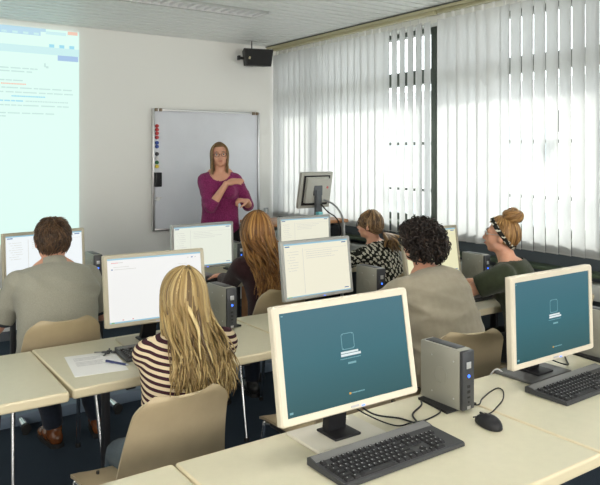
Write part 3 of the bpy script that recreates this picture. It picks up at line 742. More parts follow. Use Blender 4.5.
# teacher's lectern by the window
root = empty('teacher_lectern', (3.44, 5.02, 0)); tag(root, 'high teacher lectern with brown wooden top and black equipment rack by the window', 'lectern')
wood = mat('brown_wood', srgb(176, 126, 88), .45, vary=.15, vscale=12)
MB().box((.0, 0, TD-.014), (.84, .50, .028), wood, bev=.004).build('top', root)
for x in (-.40, .39, .08): MB().box((x, .0, (TD-.028)/2), (.03, .44, TD-.028), white_m if x > 0 else wood).build('side_panel', root)
MB().box((-.16, 0, .60), (.45, .42, .02), black_m).build('shelf', root)
rk = MB(); rk.box((.235, -.02, .50), (.27, .36, .96), black_m, bev=.005)
rk.build('equipment_rack', root)
for k in range(4): MB().box((.235, -.212, .93-.11*k), (.25, .02, .08), steel_m if k % 2 else black_m, bev=.003).build('device', root)
cable([(3.74, 4.98, 1.20), (3.75, 4.86, 1.17), (3.77, 4.79, 1.11), (3.78, 4.748, 1.02), (3.78, 4.745, .80), (3.78, 4.745, .6)], .009, 'thick grey cable hanging from the lectern monitor', m=mat('grey_cable', (.3, .31, .32), .5))
cable([(3.70, 4.98, 1.17), (3.71, 4.88, 1.10), (3.73, 4.80, 1.06), (3.74, 4.752, 1.00), (3.74, 4.750, .86)], .006, 'thin black cable hanging from the lectern monitor')
mb = MB(); mb.box((0, 0, .02), (.20, .14, .04), mat('dark_blue_plastic', (.03, .04, .06), .5), bev=.004); o = mb.build('document_tray'); o.location = (3.42, 4.86, TD); tag(o, 'flat dark device on the lectern left of its monitor', 'device')
mb = MB(); mb.box((0, 0, .035), (.045, .05, .07), mat('turquoise_plastic', srgb(120, 205, 215), .5), bev=.004); o = mb.build('tissue_box'); o.location = (3.60, 4.86, TD); tag(o, 'small turquoise box in front of the lectern monitor stand', 'box')
# power strips and plugs on the window side of the bun woman's desk
root = empty('power_strip', (3.62, 3.33, .70)); 
bpy.data.objects.remove(root)
root = empty('power_strip', (3.83, 3.02, DZ), R(90)); tag(root, 'black power strip with white plugs on the desk end by the window', 'power strip')
MB().box((0, 0, .02), (.30, .05, .04), black_m, bev=.006).build('body', root)
for k in range(3): MB().box((-.09+.07*k, 0, .055), (.035, .035, .035), white_m if k != 1 else black_m, bev=.005).build('plug', root)
cable([(3.83, 2.93, .81), (3.80, 2.95, .86), (3.76, 2.98, .84), (3.72, 3.0, .76), (3.70, 2.9, .746)], .005, 'white cable rising from the plugs beside the bun woman', m=white_m)
# ------------------------------------------------------------------ people
def V(*a): return Vector(a)
class Blobs:
    def __init__(s): s.mb = MB()
    def ell(s, c, r, q=None, infl=0): s.mb.ball(c, [x+infl for x in r], skin_m, rot=q, sub=3)
    def cap(s, a, b, ra, rb, n=16, ends=(True, True)):
        a = Vector(a); b = Vector(b); s.mb.cyl(a, b, ra, skin_m, r2=rb, n=n)
        if ends[0]: s.mb.ball(a, ra, skin_m, sub=2)
        if ends[1]: s.mb.ball(b, rb, skin_m, sub=2)
    def chain(s, pts, rs):
        for i in range(len(pts)-1): s.cap(pts[i], pts[i+1], rs[i], rs[i+1])
    def mesh(s, name, m, parent, voxel=.008, it=5, fac=.5, wr=None):
        o = s.mb.build('tmp'); md = o.modifiers.new('r', 'REMESH'); md.mode = 'VOXEL'; md.voxel_size = voxel; md.adaptivity = 0
        sm = o.modifiers.new('s', 'SMOOTH'); sm.factor = fac; sm.iterations = it
        bpy.context.view_layer.update()
        dg = bpy.context.evaluated_depsgraph_get(); ev = o.evaluated_get(dg)
        me = bpy.data.meshes.new_from_object(ev, depsgraph=dg); bpy.data.objects.remove(o)
        me.name = name; me.materials.clear(); me.materials.append(m)
        if wr: wr(me)
        me.polygons.foreach_set('use_smooth', [True]*len(me.polygons)); me.update()
        r = bpy.data.objects.new(name, me); C.objects.link(r); r.parent = parent; return r
def wrinkles(amp, sx, sy, sz, seed=0, zlo=None):
    def f(me):
        ns = [v.normal.copy() for v in me.vertices]
        for v, n in zip(me.vertices, ns):
            p = Vector((v.co.x*sx+seed, v.co.y*sy, v.co.z*sz+v.co.x*3))
            a = 1-abs(noise.noise(p))*2.2; b = noise.noise(p*.45+Vector((5, 5, 5)))
            v.co += n*(amp*(a-.35)*.9*max(0, b+.45)+amp*.6*b)
    return f
def ik(a, b, l1, l2, pole):
    a = Vector(a); b = Vector(b); d = b-a; L = min(d.length, (l1+l2)*.995); d.normalize(); b = a+d*L
    x = (l1*l1-l2*l2+L*L)/(2*L); h = math.sqrt(max(0, l1*l1-x*x)); p = Vector(pole); p = (p-d*p.dot(d)).normalized()
    return a+d*x+p*h, b
def hand(B, wr, fwd, nrm, side, curl=.35, s=1.0, spread=.10):
    """wr wrist, fwd finger direction, nrm the way the palm faces, side +1: thumb along +cross(fwd,nrm)"""
    f = Vector(fwd).normalized(); n = Vector(nrm); n = (n-f*n.dot(f)).normalized(); u = f.cross(n)*side
    wr = Vector(wr); q = Matrix((u, f, n)).transposed()
    B.mb.ball(wr+f*.045*s, (.040*s, .050*s, .0155*s), skin_m, rot=q, sub=3)
    B.cap(wr-f*.01, wr+f*.03*s, .024*s, .021*s)
    for k, (off, L) in enumerate(((.027, .070), (.009, .078), (-.010, .072), (-.027, .056))):
        p = wr+f*(.082-.004*abs(k-1))*s+u*off*s; d = (f+u*(spread*(1.5-k)*.6)).normalized(); a = curl*(1+.12*k)
        r = .0088*s; p0 = wr+f*.05*s+u*off*.8*s
        B.cap(p0, p, .0095*s, r)
        for seg, fr in enumerate((.45, .31, .24)):
            d = (d*math.cos(a)+n*math.sin(a)).normalized() if seg else (d*math.cos(a*.7)+n*math.sin(a*.7)).normalized()
            # rotate n too
            nn = n
            p2 = p+d*L*fr*s; B.cap(p, p2, r, r*.9); p = p2; r *= .92
            n_ = (nn-d*nn.dot(d))
            if n_.length > .2: n = n_.normalized()
        n = Vector(nrm); n = (n-f*n.dot(f)).normalized()
    t0 = wr+f*.020*s+u*.026*s; d = (f*.62+u*.72+n*.25).normalized(); t1_ = t0+d*.040*s; d2 = (f*.85+u*.35+n*.4).normalized(); t2 = t1_+d2*.030*s; t3 = t2+(d2+n*.25).normalized()*.022*s
    B.cap(t0, t1_, .014*s, .0115*s); B.cap(t1_, t2, .0112*s, .0098*s); B.cap(t2, t3, .0098*s, .0088*s)

def hair_mat(name, dark, mid, light, rough=.42):
    m = bpy.data.materials.new(name); m.use_nodes = True; nt = m.node_tree; b = nt.nodes['Principled BSDF']
    at = nt.nodes.new('ShaderNodeAttribute'); at.attribute_name = 'tone'
    r = nt.nodes.new('ShaderNodeValToRGB'); e = r.color_ramp.elements; e[0].color = (*dark, 1); e[1].color = (*light, 1); k = e.new(.5); k.color = (*mid, 1)
    nt.links.new(at.outputs['Fac'], r.inputs['Fac']); nt.links.new(r.outputs['Color'], b.inputs['Base Color'])
    b.inputs['Roughness'].default_value = rough; b.inputs['Specular IOR Level'].default_value = .35
    return m
class Locks:
    def __init__(s): s.v = []; s.f = []; s.t = []
    def add(s, pts, w, th, out_c, tone, n=6, taper=True):
        pts = [Vector(p) for p in pts]; k = len(pts); o = len(s.v)
        for i, p in enumerate(pts):
            t = (pts[min(i+1, k-1)]-pts[max(i-1, 0)]).normalized(); oc = out_c(p) if callable(out_c) else p-out_c
            nn = oc-t*oc.dot(t)
            nn = nn.normalized() if nn.length > 1e-6 else V(0, 0, 1)
            u = t.cross(nn); q = i/(k-1); ww = w*(min(1, .45+q*3) if q < .3 else 1)*(1-max(0, q-.6)/.4*.8 if taper else 1)
            for j in range(n):
                a = 2*math.pi*j/n; s.v.append(p+u*math.cos(a)*ww+nn*math.sin(a)*th*(ww/w)); s.t.append(min(1, max(0, tone+.10*math.sin(q*5+tone*20))))
        for i in range(k-1):
            for j in range(n): s.f.append([o+i*n+j, o+i*n+(j+1) % n, o+(i+1)*n+(j+1) % n, o+(i+1)*n+j])
        s.f.append([o+j for j in range(n)][::-1]); s.f.append([o+(k-1)*n+j for j in range(n)])
    def blob(s, bm, M, tone):
        bm.verts.index_update(); o = len(s.v)
        for v in bm.verts: s.v.append(M @ v.co); s.t.append(tone)
        for f in bm.faces: s.f.append([o+v.index for v in f.verts])
        bm.free()
    def build(s, name, m, parent):
        me = bpy.data.meshes.new(name); me.from_pydata([tuple(v) for v in s.v], [], s.f); me.materials.append(m)
        a = me.attributes.new('tone', 'FLOAT', 'POINT'); a.data.foreach_set('value', s.t)
        me.polygons.foreach_set('use_smooth', [True]*len(me.polygons)); me.update()
        o = bpy.data.objects.new(name, me); C.objects.link(o); o.parent = parent; return o

def person(label, loc, rz, sc=1.0, seat=.45, standing=False, lean=(8, 14), neck=10, head=(0, 0, 0), sw=.165, girth=1.0, belly=0.0, bust=0.0,
           hs=1.0, wrists=None, hands=None, poles=None, ankles=None, sleeve=.75, top_m=None, leg_m=None, shoe_m=None, sleeve_r=.012, bend_x=0.0, wr=None, cuffs=None, collar=None, neck_scoop=0.0, vox=.008, hip_w=1.0, foot_dir=(0, 1), loose=.04, neckhole=((0, -.005, .01), (.078, .078, .05)), neck_len=.060):
    root = empty('person', (loc[0], loc[1], 0), R(rz)); tag(root, label, 'person')
    if standing: P = V(0, 0, .93*sc)
    else: P = V(0, 0, seat+.098*sc)
    l1, l2 = R(lean[0]), R(lean[1])
    Lb = P+V(bend_x*.4, math.sin(l1)*.24, math.cos(l1)*.24)*sc; N = Lb+V(bend_x*.6, math.sin(l2)*.29, math.cos(l2)*.29)*sc
    qt = Matrix.Rotation(-l2, 3, 'X'); ql = Matrix.Rotation(-l1, 3, 'X')
    up = (qt @ V(0, 0, 1))
    ln = R(lean[1]*.4+neck); nd = V(0, math.sin(ln), math.cos(ln))
    HJ = N+nd*neck_len*sc                                   # skull base
    hq = Matrix.Rotation(R(head[0]), 3, 'Z') @ Matrix.Rotation(R(-head[1]), 3, 'X') @ Matrix.Rotation(R(head[2]), 3, 'Y')
    HC = HJ+hq @ V(0, .022, .075)*sc*hs                    # head centre
    g = girth
    SH = [N+qt @ V(s_*sw*sc, .014, -.088*sc) for s_ in (-1, 1)]
    if wrists is None: wrists = [V(-.15, .60, DZ+.055), V(.15, .60, DZ+.055)]
    if poles is None: poles = [V(-.7, -.25, -.55), V(.7, -.25, -.55)]
    EL, WR = [], []
    for i in (0, 1):
        e, w_ = ik(SH[i], wrists[i], .285*sc, .245*sc, poles[i]); EL.append(e); WR.append(w_)
    HP = [P+V(s_*.092*sc*hip_w, 0, -.02) for s_ in (-1, 1)]
    if not standing:
        for h_ in HP: h_.z = seat+.006+.097*sc*g
    if ankles is None: ankles = [V(-.12, .42, .085), V(.12, .42, .085)] if not standing else [V(-.10, 0, .085), V(.10, 0.03, .085)]
    KN, AN = [], []
    for i in (0, 1):
        k_, a_ = ik(HP[i], ankles[i], .43*sc, .42*sc, V(0, 1, .6) if not standing else V(0, 1, 0)); KN.append(k_); AN.append(a_)
    def torso(B, f=0.0):
        lo = 1.0+(loose if f else 0)
        vs = []; n = 28; K = 0
        secs = [(P+V(0, -.01, -.085*sc), 0, .120, .085), (P+V(0, -.012, -.05*sc), 0, .155, .108), (P+V(0, -.012, .02*sc), l1*.5, .164, .116), (P.lerp(Lb, .45), l1, .152, .108),
                (P.lerp(Lb, .85), l1, .143, .104), (Lb.lerp(N, .22), l2, .148, .106), (Lb.lerp(N, .45), l2, .158, .110), (Lb.lerp(N, .64), l2, .162, .107), (Lb.lerp(N, .80), l2, .150, .092), (Lb.lerp(N, .90), l2, .115, .072), (Lb.lerp(N, .97), l2, .070, .055)]
        for i, (c, l, w_, d_) in enumerate(secs):
            gg = g*(hip_w if i < 4 else 1); low = lo if i < 7 else 1.0
            ww = w_*sc*gg*low+f; dd = d_*sc*(1+(g-1)*.6)*low+f; fw = V(0, math.cos(l), -math.sin(l)); bl_ = belly*(1, 1, 1, 1, .8, .4, 0, 0, 0, 0, 0)[i]
            for j in range(n):
                a = 2*math.pi*j/n; ca, sa = math.cos(a), math.sin(a); e_ = .86
                x = math.copysign(abs(ca)**e_, ca)*ww; y_ = math.copysign(abs(sa)**e_, sa)*dd
                if sa > 0: y_ += bl_*sa
                vs.append(c+V(x, 0, 0)+fw*(y_+.004))
        m_ = len(secs); fs = [[i*n+j, i*n+(j+1) % n, (i+1)*n+(j+1) % n, (i+1)*n+j] for i in range(m_-1) for j in range(n)]
        fs.append(list(range(n))[::-1]); fs.append([(m_-1)*n+j for j in range(n)])
        B.mb.add(vs, fs, skin_m, True)
        for i, s_ in enumerate((-1, 1)):
            B.cap(N+qt @ V(s_*.03*sc, .0, -.040*sc), SH[i]+up*.000, .040*sc+f, .050*sc+f)
            B.cap(Lb.lerp(N, .58)+V(s_*.07*sc, 0, 0), SH[i]+qt @ V(-s_*.018, 0, -.035*sc), .078*sc+f, .054*sc+f)
            if bust: B.ell(Lb+qt @ V(s_*.066*sc, .080*sc, .115*sc), (.066*sc, bust, .066*sc), qt, infl=f)
    # body: one continuous surface
    B = Blobs(); torso(B)
    B.cap(N+qt @ V(0, .005, -.03*sc), HJ+hq @ V(0, .012, .02), .056*sc, .052*sc)
    for i, s_ in enumerate((-1, 1)):
        B.cap(N+nd*.03*sc, N+qt @ V(s_*.085*sc, 0, -.022*sc), .036*sc, .030*sc)
        B.chain([SH[i], SH[i].lerp(EL[i], .35), EL[i]], [.052*sc, .046*sc, .037*sc]); B.chain([EL[i], EL[i].lerp(WR[i], .3), WR[i]], [.037*sc, .038*sc, .0245*sc])
        B.chain([HP[i], HP[i].lerp(KN[i], .3), KN[i]], [.088*sc*g, .080*sc*g, .055*sc]); B.chain([KN[i], KN[i].lerp(AN[i], .32), AN[i]], [.055*sc, .056*sc, .036*sc])
        fd = V(foot_dir[0]+s_*.15, foot_dir[1], 0).normalized()
        B.chain([AN[i]+V(0, 0, -.02)-fd*.02, AN[i]+fd*.09+V(0, 0, -.045), AN[i]+fd*.15+V(0, 0, -.06)], [.036, .030, .022])
        hd = (hands or [dict(), dict()])[i]
        fwd = Vector(hd.get('fwd', (WR[i]-EL[i]).normalized()*.6+V(0, .5, -.12))); nr = Vector(hd.get('nrm', (0, 0, -1)))
        hand(B, WR[i], fwd, nr, hd.get('side', (-1 if i == 0 else 1)*-1), hd.get('curl', .42), sc)
    # head
    full_sc = sc; sc = sc*hs
    H = lambda x, y, z, sc=sc: HC+hq @ (V(x, y, z)*sc)
    def he(c, r): B.ell(H(*c), [a*sc for a in r], hq)
    he((0, -.012, .022), (.074, .092, .088)); he((0, .018, -.010), (.066, .074, .090)); he((0, .030, -.055), (.050, .052, .050)); he((0, .055, -.088), (.024, .022, .018))
    for s_ in (-1, 1):
        he((s_*.036, .052, -.030), (.026, .026, .026)); he((s_*.081, -.010, -.012), (.010, .019, .031)); he((s_*.030, .070, .026), (.026, .018, .010)); he((s_*.052, .0, -.065), (.014, .034, .022))
    B.cap(H(0, .086, .012), H(0, .103, -.026), .0085*sc, .013*sc); he((0.010, .094, -.030), (.009, .010, .008)); he((-.010, .094, -.030), (.009, .010, .008)); he((0, .083, -.058), (.024, .011, .011))
    B.mesh('body', skin_m, root, voxel=vox, it=4)
    for s_ in (-1, 1):
        e = MB(); e.ball(H(s_*.032, .0765, .006), .0112*sc, eye_m, sub=2); e.ball(H(s_*.032, .0835, .006), .0062*sc, iris_m, sub=2); e.build('eye', root)
        MB().tube([H(s_*.014, .091, .027), H(s_*.032, .090, .033), H(s_*.052, .077, .026)], [.0025, .003, .0015], hd_brow, 6).build('eyebrow', root)
    MB().tube([H(-.022, .088, -.058), H(-.008, .0945, -.054), H(0, .095, -.056), H(.008, .0945, -.054), H(.022, .088, -.058)], [.001, .0045, .005, .0045, .001], lip_m, 8).build('lips', root)
    sc = full_sc
    # top
    T = Blobs(); torso(T, .011)
    for i, s_ in enumerate((-1, 1)):
        a, e, w_ = SH[i], EL[i], WR[i]
        if sleeve <= 1:
            q = a.lerp(e, sleeve); T.cap(a, q, .057*sc+sleeve_r, .050*sc+sleeve_r, ends=(True, False))
        else:
            T.cap(a, e, .055*sc+sleeve_r, .043*sc+sleeve_r); q = e.lerp(w_, sleeve-1); T.cap(e, q, .043*sc+sleeve_r, .033*sc+sleeve_r*.8, ends=(True, False))
    def cut(me):
        if wr: wr(me)
        c = N+qt @ (Vector(neckhole[0])*sc); r_ = Vector(neckhole[1])*sc; qi = qt.transposed(); bm = bmesh.new(); bm.from_mesh(me)
        kill = []
        for v in bm.verts:
            q = qi @ (v.co-c)
            if (q.x/r_.x)**2+(q.y/r_.y)**2+(q.z/r_.z)**2 < 1: kill.append(v)
        bmesh.ops.delete(bm, geom=kill, context='VERTS'); bm.to_mesh(me); bm.free()
    T.mesh('shirt', top_m, root, voxel=vox, it=9, wr=cut)
    if cuffs:
        for i in (0, 1):
            a, e = SH[i], EL[i]; q = a.lerp(e, sleeve); q0 = a.lerp(e, sleeve-.05)
            MB().tube([q0, q], [.053*sc+sleeve_r, .052*sc+sleeve_r], cuffs, 20).build('cuff', root)
    if collar:
        mb = MB(); n = 24; pr = []
        for j, (rr, zz) in enumerate(((.075, -.03), (.066, .0), (.060, .022), (.068, .004), (.078, -.024))): pr.append((rr, zz))
        vs = []; fs = []
        for j, (rr, zz) in enumerate(pr):
            for i in range(n):
                a = 2*math.pi*i/n; vs.append(N+qt @ (V(math.cos(a)*rr*1.0, math.sin(a)*rr+.004, zz+.006-.022*max(0, math.sin(a)))*sc))
        for j in range(len(pr)-1):
            for i in range(n): fs.append([j*n+i, j*n+(i+1) % n, (j+1)*n+(i+1) % n, (j+1)*n+i])
        mb.add(vs, fs, collar, True); mb.build('collar', root)
    # trousers
    L = Blobs(); L.ell(P+V(0, -.01, 0), (.162*sc*g*hip_w, .118*sc*g, .082*sc), infl=.004)
    for i in (0, 1):
        L.chain([HP[i], HP[i].lerp(KN[i], .3), KN[i]], [.098*sc*g, .090*sc*g, .066*sc]); q = KN[i].lerp(AN[i], .96)
        L.cap(KN[i], KN[i].lerp(AN[i], .35), .066*sc, .064*sc); L.cap(KN[i].lerp(AN[i], .35), q, .064*sc, .052*sc, ends=(True, False))
    L.mesh('trousers', leg_m, root, voxel=.009, it=3, wr=wrinkles(.006, 6, 6, 14, 3))
    for i, s_ in enumerate((-1, 1)):
        fd = V(foot_dir[0]+s_*.15, foot_dir[1], 0).normalized(); A = AN[i]; sd = V(fd.y, -fd.x, 0)
        z0 = A.z-.085
        q = Matrix((sd, fd, V(0, 0, 1))).transposed()
        Bs = Blobs(); Bs.ell(V(A.x, A.y, z0+.048)-fd*.025, (.038, .048, .044), q); Bs.ell(V(A.x, A.y, z0+.040)+fd*.06, (.043, .085, .036), q); Bs.ell(V(A.x, A.y, z0+.034)+fd*.13, (.044, .06, .026), q); Bs.cap(V(A.x, A.y, z0+.05), V(A.x, A.y, z0+.10), .042, .044)
        so = Bs.mesh('shoe', shoe_m, root, voxel=.007, it=3)
        mb = MB(); mb.prism([tuple((V(A.x, A.y, 0)+sd*x+fd*y_)[:2]) for x, y_ in [(-.034, -.06), (-.04, 0), (-.045, .10), (-.035, .165), (0, .19), (.035, .165), (.045, .10), (.04, 0), (.034, -.06), (0, -.075)]], z0, z0+.022, rubber_m)
        mb.build('sole', so)
    return dict(root=root, HC=HC, hq=hq, H=H, N=N, qt=qt, sc=sc, P=P, SH=SH, Lb=Lb)
hd_brow = mat('eyebrow_hair', (.16, .10, .06), .7)

def cap_pts(p, az, e0, e1, k, off=.0, rx=.080, ry=.098, rz=.108, cz=.012, cy=-.008):
    """points over the scalp at azimuth az (0 = back), elevation e0 -> e1 degrees"""
    out = []
    for i in range(k):
        e = R(e0+(e1-e0)*i/(k-1)); a = R(az)
        x = math.sin(a)*math.cos(e)*(rx+off); y_ = -math.cos(a)*math.cos(e)*(ry+off)+cy; z = math.sin(e)*(rz+off)+cz
        out.append(p['H'](x, y_, z))
    return out
def scalp(p, L, tone, rx=.078, ry=.096, rz=.106, cz=.014, cy=-.012, low=-35, front=42):
    """the smooth hair layer close to the skull: an open shell ending at the hairline"""
    nu, nv = 40, 22; vs = []; H = p['H']; o = len(L.v)
    for j in range(nv+1):
        for i in range(nu+1):
            az = -180+360*i/nu; fr = abs(az)/180.0
            f = min(1, max(0, (fr-.42)/.30)); f = f*f*(3-2*f)
            emin = low*(1-f)+front*f; e = R(90+(emin-90)*j/nv); a = R(az)
            L.v.append(H(math.sin(a)*math.cos(e)*rx, -math.cos(a)*math.cos(e)*ry+cy, math.sin(e)*rz+cz)); L.t.append(tone)
    for j in range(nv):
        for i in range(nu): q = o+j*(nu+1)+i; L.f.append([q, q+1, q+nu+2, q+nu+1])
    # inner skin of the shell so it has thickness
    o2 = len(L.v)
    for j in range(nv+1):
        for i in range(nu+1): v = L.v[o+j*(nu+1)+i]; L.v.append(p['HC']+(v-p['HC'])*.94); L.t.append(tone)
    for i in range(nu): q = o+nv*(nu+1)+i; q2 = o2+nv*(nu+1)+i; L.f.append([q, q+1, q2+1, q2])
def long_hair(p, m, n, length, width, back, wave, seed, azr=125, w=.0085, wl=.07, vol=0.0, zend=.18):
    rnd = random.Random(seed); L = Locks(); scalp(p, L, .35, rx=.078+vol*.8, ry=.096+vol*.8, rz=.106+vol*.5); H = p['H']; HC = p['HC']
    for k in range(n):
        az = rnd.uniform(-azr, azr); lay = rnd.random(); off = .003+.010*lay+vol
        part = 80 if abs(az) > 8 else 72; e1 = rnd.uniform(-34, 6)
        pts = cap_pts(p, az, part+rnd.uniform(-4, 8), e1, 10, off, rz=.106)
        E = pts[-1]; s_ = az/azr
        T = Vector((HC.x+s_*width+rnd.gauss(0, .012), back(E, az)+rnd.uniform(-.010, .012)-.010*lay, HC.z-length*(rnd.uniform(.72, 1.0) if lay > .3 else rnd.uniform(.5, .95))*(1-zend*abs(s_))))
        ph = rnd.uniform(0, 6.28); ns = 18; amp = wave*rnd.uniform(.5, 1.2)
        for i in range(1, ns+1):
            t = i/ns; b = E.lerp(T, t)
            b.x = E.x+(T.x-E.x)*(t**.85); b.y = E.y+(T.y-E.y)*min(1, t*1.25)**1.3; pts.append(b)
        for _ in range(5): pts = [pts[0]]+[(pts[i-1]+pts[i]*2+pts[i+1])*.25 for i in range(1, len(pts)-1)]+[pts[-1]]
        for i in range(9, len(pts)):
            t = (i-9)/ns; A = amp*min(1, t*1.8); zz = (E.z-pts[i].z)/wl
            pts[i] = pts[i]+V(math.sin(zz*math.pi+ph)*A, math.cos(zz*math.pi+ph*1.3)*A*.5, 0)
        tone = min(1, max(0, rnd.gauss(.5, .22)+.12*(lay-.5)))
        L.add(pts, w*rnd.uniform(.6, 1.25), w*.42, lambda q, HC=HC: V(q.x-HC.x, (q.y-HC.y) - .03, max(0, q.z-HC.z)), tone)
    return L.build('hair', m, p['root'])
def short_hair(p, m, n, seed, ln=.035, w=.006, messy=.5, rz=.106, rx=.078, ry=.094, low=-38, front=34, curl=False, off=.0, cz=.014):
    rnd = random.Random(seed); L = Locks(); scalp(p, L, .25, rx=rx-.002, ry=ry-.002, rz=rz-.002, low=low+6, front=front, cz=cz); HC = p['HC']
    for k in range(n):
        az = rnd.uniform(-180, 180); fr = abs(az)/180; f = min(1, max(0, (fr-.42)/.30)); emin = low*(1-f)+front*f
        e = math.degrees(math.asin(rnd.uniform(math.sin(R(emin)), 1))); a = R(az); er = R(e)
        nrm = V(math.sin(a)*math.cos(er), -math.cos(a)*math.cos(er), math.sin(er))
        base = p['H'](nrm.x*(rx-.004), nrm.y*(ry-.004)-.012, nrm.z*(rz-.004)+cz); nw = (p['hq'] @ nrm).normalized()
        dn = V(0, 0, -1)-nw*V(0, 0, -1).dot(nw)
        if dn.length < .05: dn = V(rnd.gauss(0, 1), rnd.gauss(0, 1), 0)
        fl = noise.noise(base*14)*messy*1.6; dn.normalize(); sd = nw.cross(dn); d = (dn+sd*(rnd.gauss(0, messy*.4)+fl)+nw*.25).normalized(); pts = []
        if curl:
            rr = rnd.uniform(.012, .022); c0 = base+nw*(rnd.uniform(.004, ln*.7)); turns = rnd.uniform(.5, .95); a0 = rnd.uniform(0, 6.28); d2 = (dn+sd*rnd.gauss(0, 1.2)).normalized()
            ax1 = nw; ax2 = d2
            for i in range(11):
                t = i/10; th = a0+turns*2*math.pi*t
                pts.append(c0+(ax1*math.cos(th)+ax2*math.sin(th))*rr*(1-.2*t)+sd*t*rnd.uniform(.006, .018)+nw*.01*t)
        else:
            l_ = ln*rnd.uniform(.6, 1.2)
            for i in range(6):
                t = i/5; pts.append(base+d*l_*t+nw*(.010*math.sin(t*2.2)+off)-nw*.012*t*t)
        L.add(pts, w*rnd.uniform(.7, 1.3), w*.5, HC, min(1, max(0, rnd.gauss(.45, .25))), n=5)
    return L.build('hair', m, p['root'])
def glasses(p, m, z=.006):
    H = p['H']; root = p['root']; mb = MB()
    for s_ in (-1, 1):
        c = (s_*.033, .100, z-.004)
        pts = []
        for i in range(25):
            a = 2*math.pi*i/24; pts.append(H(c[0]+.025*math.cos(a)*(1 if abs(math.cos(a)) < .9 else .98), c[1]-.25*abs(c[0]+.025*math.cos(a))**1.0*.5, c[2]+.0175*math.sin(a)))
        mb.tube(pts, .0018*p['sc'], m, 6)
        mb.tube([H(s_*.058, .084, z+.004), H(s_*.076, .05, z+.004), H(s_*.084, -.01, z+.006), H(s_*.080, -.03, z-.006)], .0016, m, 6)
    mb.tube([H(-.009, .1, z), H(0, .105, z+.003), H(.009, .1, z)], .0016, m, 6)
    return mb.build('glasses', root)

# fabrics
def fabric(name, col, vary=.12, vscale=60, bump=.25, bscale=350, rough=.85): return mat(name, col, rough, bump=bump, bscale=bscale, vary=vary, vscale=vscale, spec=.15, sheen=.15)
polo = fabric('heather_grey_knit', srgb(158, 156, 142), .10, 240)
jersey = fabric('grey_beige_jersey', srgb(158, 150, 132), .06, 30)
magenta = fabric('magenta_heather_knit', srgb(128, 44, 92), .38, 110)
burgundy = fabric('dark_burgundy_knit', srgb(46, 26, 28), .2, 60)
olive = fabric('dark_green_cotton', srgb(52, 58, 42), .15, 40)
denim = fabric('blue_denim', srgb(72, 88, 98), .15, 90); dark_denim = fabric('dark_denim', srgb(34, 40, 52), .15, 90); blk = fabric('black_trousers', (.012, .012, .014), .1, 60)
brown_l = mat('brown_leather', srgb(110, 64, 34), .25, vary=.2, vscale=20); dark_l = mat('black_leather', (.02, .02, .02), .35)
def stripes():
    m = bpy.data.materials.new('striped_jersey'); m.use_nodes = True; nt = m.node_tree; b = nt.nodes['Principled BSDF']; b.inputs['Roughness'].default_value = .85; b.inputs['Specular IOR Level'].default_value = .15
    tc = nt.nodes.new('ShaderNodeTexCoord'); mp = nt.nodes.new('ShaderNodeMapping'); mp.inputs['Rotation'].default_value = (R(-8), R(-6), 0)
    wv = nt.nodes.new('ShaderNodeTexWave'); wv.wave_type = 'BANDS'; wv.bands_direction = 'Z'; wv.inputs['Scale'].default_value = 15.5; wv.inputs['Distortion'].default_value = .6; wv.inputs['Detail Scale'].default_value = .6
    cr = nt.nodes.new('ShaderNodeValToRGB'); cr.color_ramp.interpolation = 'CONSTANT'; e = cr.color_ramp.elements
    e[0].color = (*srgb(60, 34, 42), 1); e[1].color = (*srgb(214, 196, 164), 1); e[1].position = .50
    nt.links.new(tc.outputs['Object'], mp.inputs[0]); nt.links.new(mp.outputs[0], wv.inputs[0]); nt.links.new(wv.outputs['Fac'], cr.inputs[0]); nt.links.new(cr.outputs[0], b.inputs['Base Color']); return m
def pattern():
    m = bpy.data.materials.new('black_white_print'); m.use_nodes = True; nt = m.node_tree; b = nt.nodes['Principled BSDF']; b.inputs['Roughness'].default_value = .8; b.inputs['Specular IOR Level'].default_value = .15
    tc = nt.nodes.new('ShaderNodeTexCoord'); mp = nt.nodes.new('ShaderNodeMapping'); mp.inputs['Rotation'].default_value = (0, R(45), R(20)); mp.inputs['Scale'].default_value = (1, 1, 1)
    ck = nt.nodes.new('ShaderNodeTexWave'); ck.wave_type = 'BANDS'; ck.bands_direction = 'X'; ck.inputs['Scale'].default_value = 11; ck.inputs['Distortion'].default_value = 5; ck.inputs['Detail Scale'].default_value = 3
    c2 = nt.nodes.new('ShaderNodeTexWave'); c2.wave_type = 'BANDS'; c2.bands_direction = 'Z'; c2.inputs['Scale'].default_value = 11; c2.inputs['Distortion'].default_value = 5; c2.inputs['Detail Scale'].default_value = 3
    mm = nt.nodes.new('ShaderNodeMath'); mm.operation = 'MULTIPLY'
    cr = nt.nodes.new('ShaderNodeValToRGB'); cr.color_ramp.interpolation = 'CONSTANT'; e = cr.color_ramp.elements
    e[0].color = (*srgb(38, 38, 34), 1); e[1].color = (*srgb(205, 202, 186), 1); e[1].position = .26
    nt.links.new(tc.outputs['Object'], mp.inputs[0]); nt.links.new(mp.outputs[0], ck.inputs[0]); nt.links.new(mp.outputs[0], c2.inputs[0])
    nt.links.new(ck.outputs['Fac'], mm.inputs[0]); nt.links.new(c2.outputs['Fac'], mm.inputs[1]); nt.links.new(mm.outputs[0], cr.inputs[0]); nt.links.new(cr.outputs[0], b.inputs['Base Color']); return m
blonde_h = hair_mat('blonde_hair', srgb(84, 64, 38), srgb(158, 132, 84), srgb(214, 192, 140)); red_h = hair_mat('copper_hair', srgb(76, 46, 22), srgb(136, 92, 46), srgb(190, 144, 82))
brown_h = hair_mat('brown_hair', srgb(38, 26, 18), srgb(74, 54, 38), srgb(116, 88, 62)); dark_h = hair_mat('dark_curly_hair', srgb(14, 10, 9), srgb(32, 24, 20), srgb(58, 44, 36), .55)
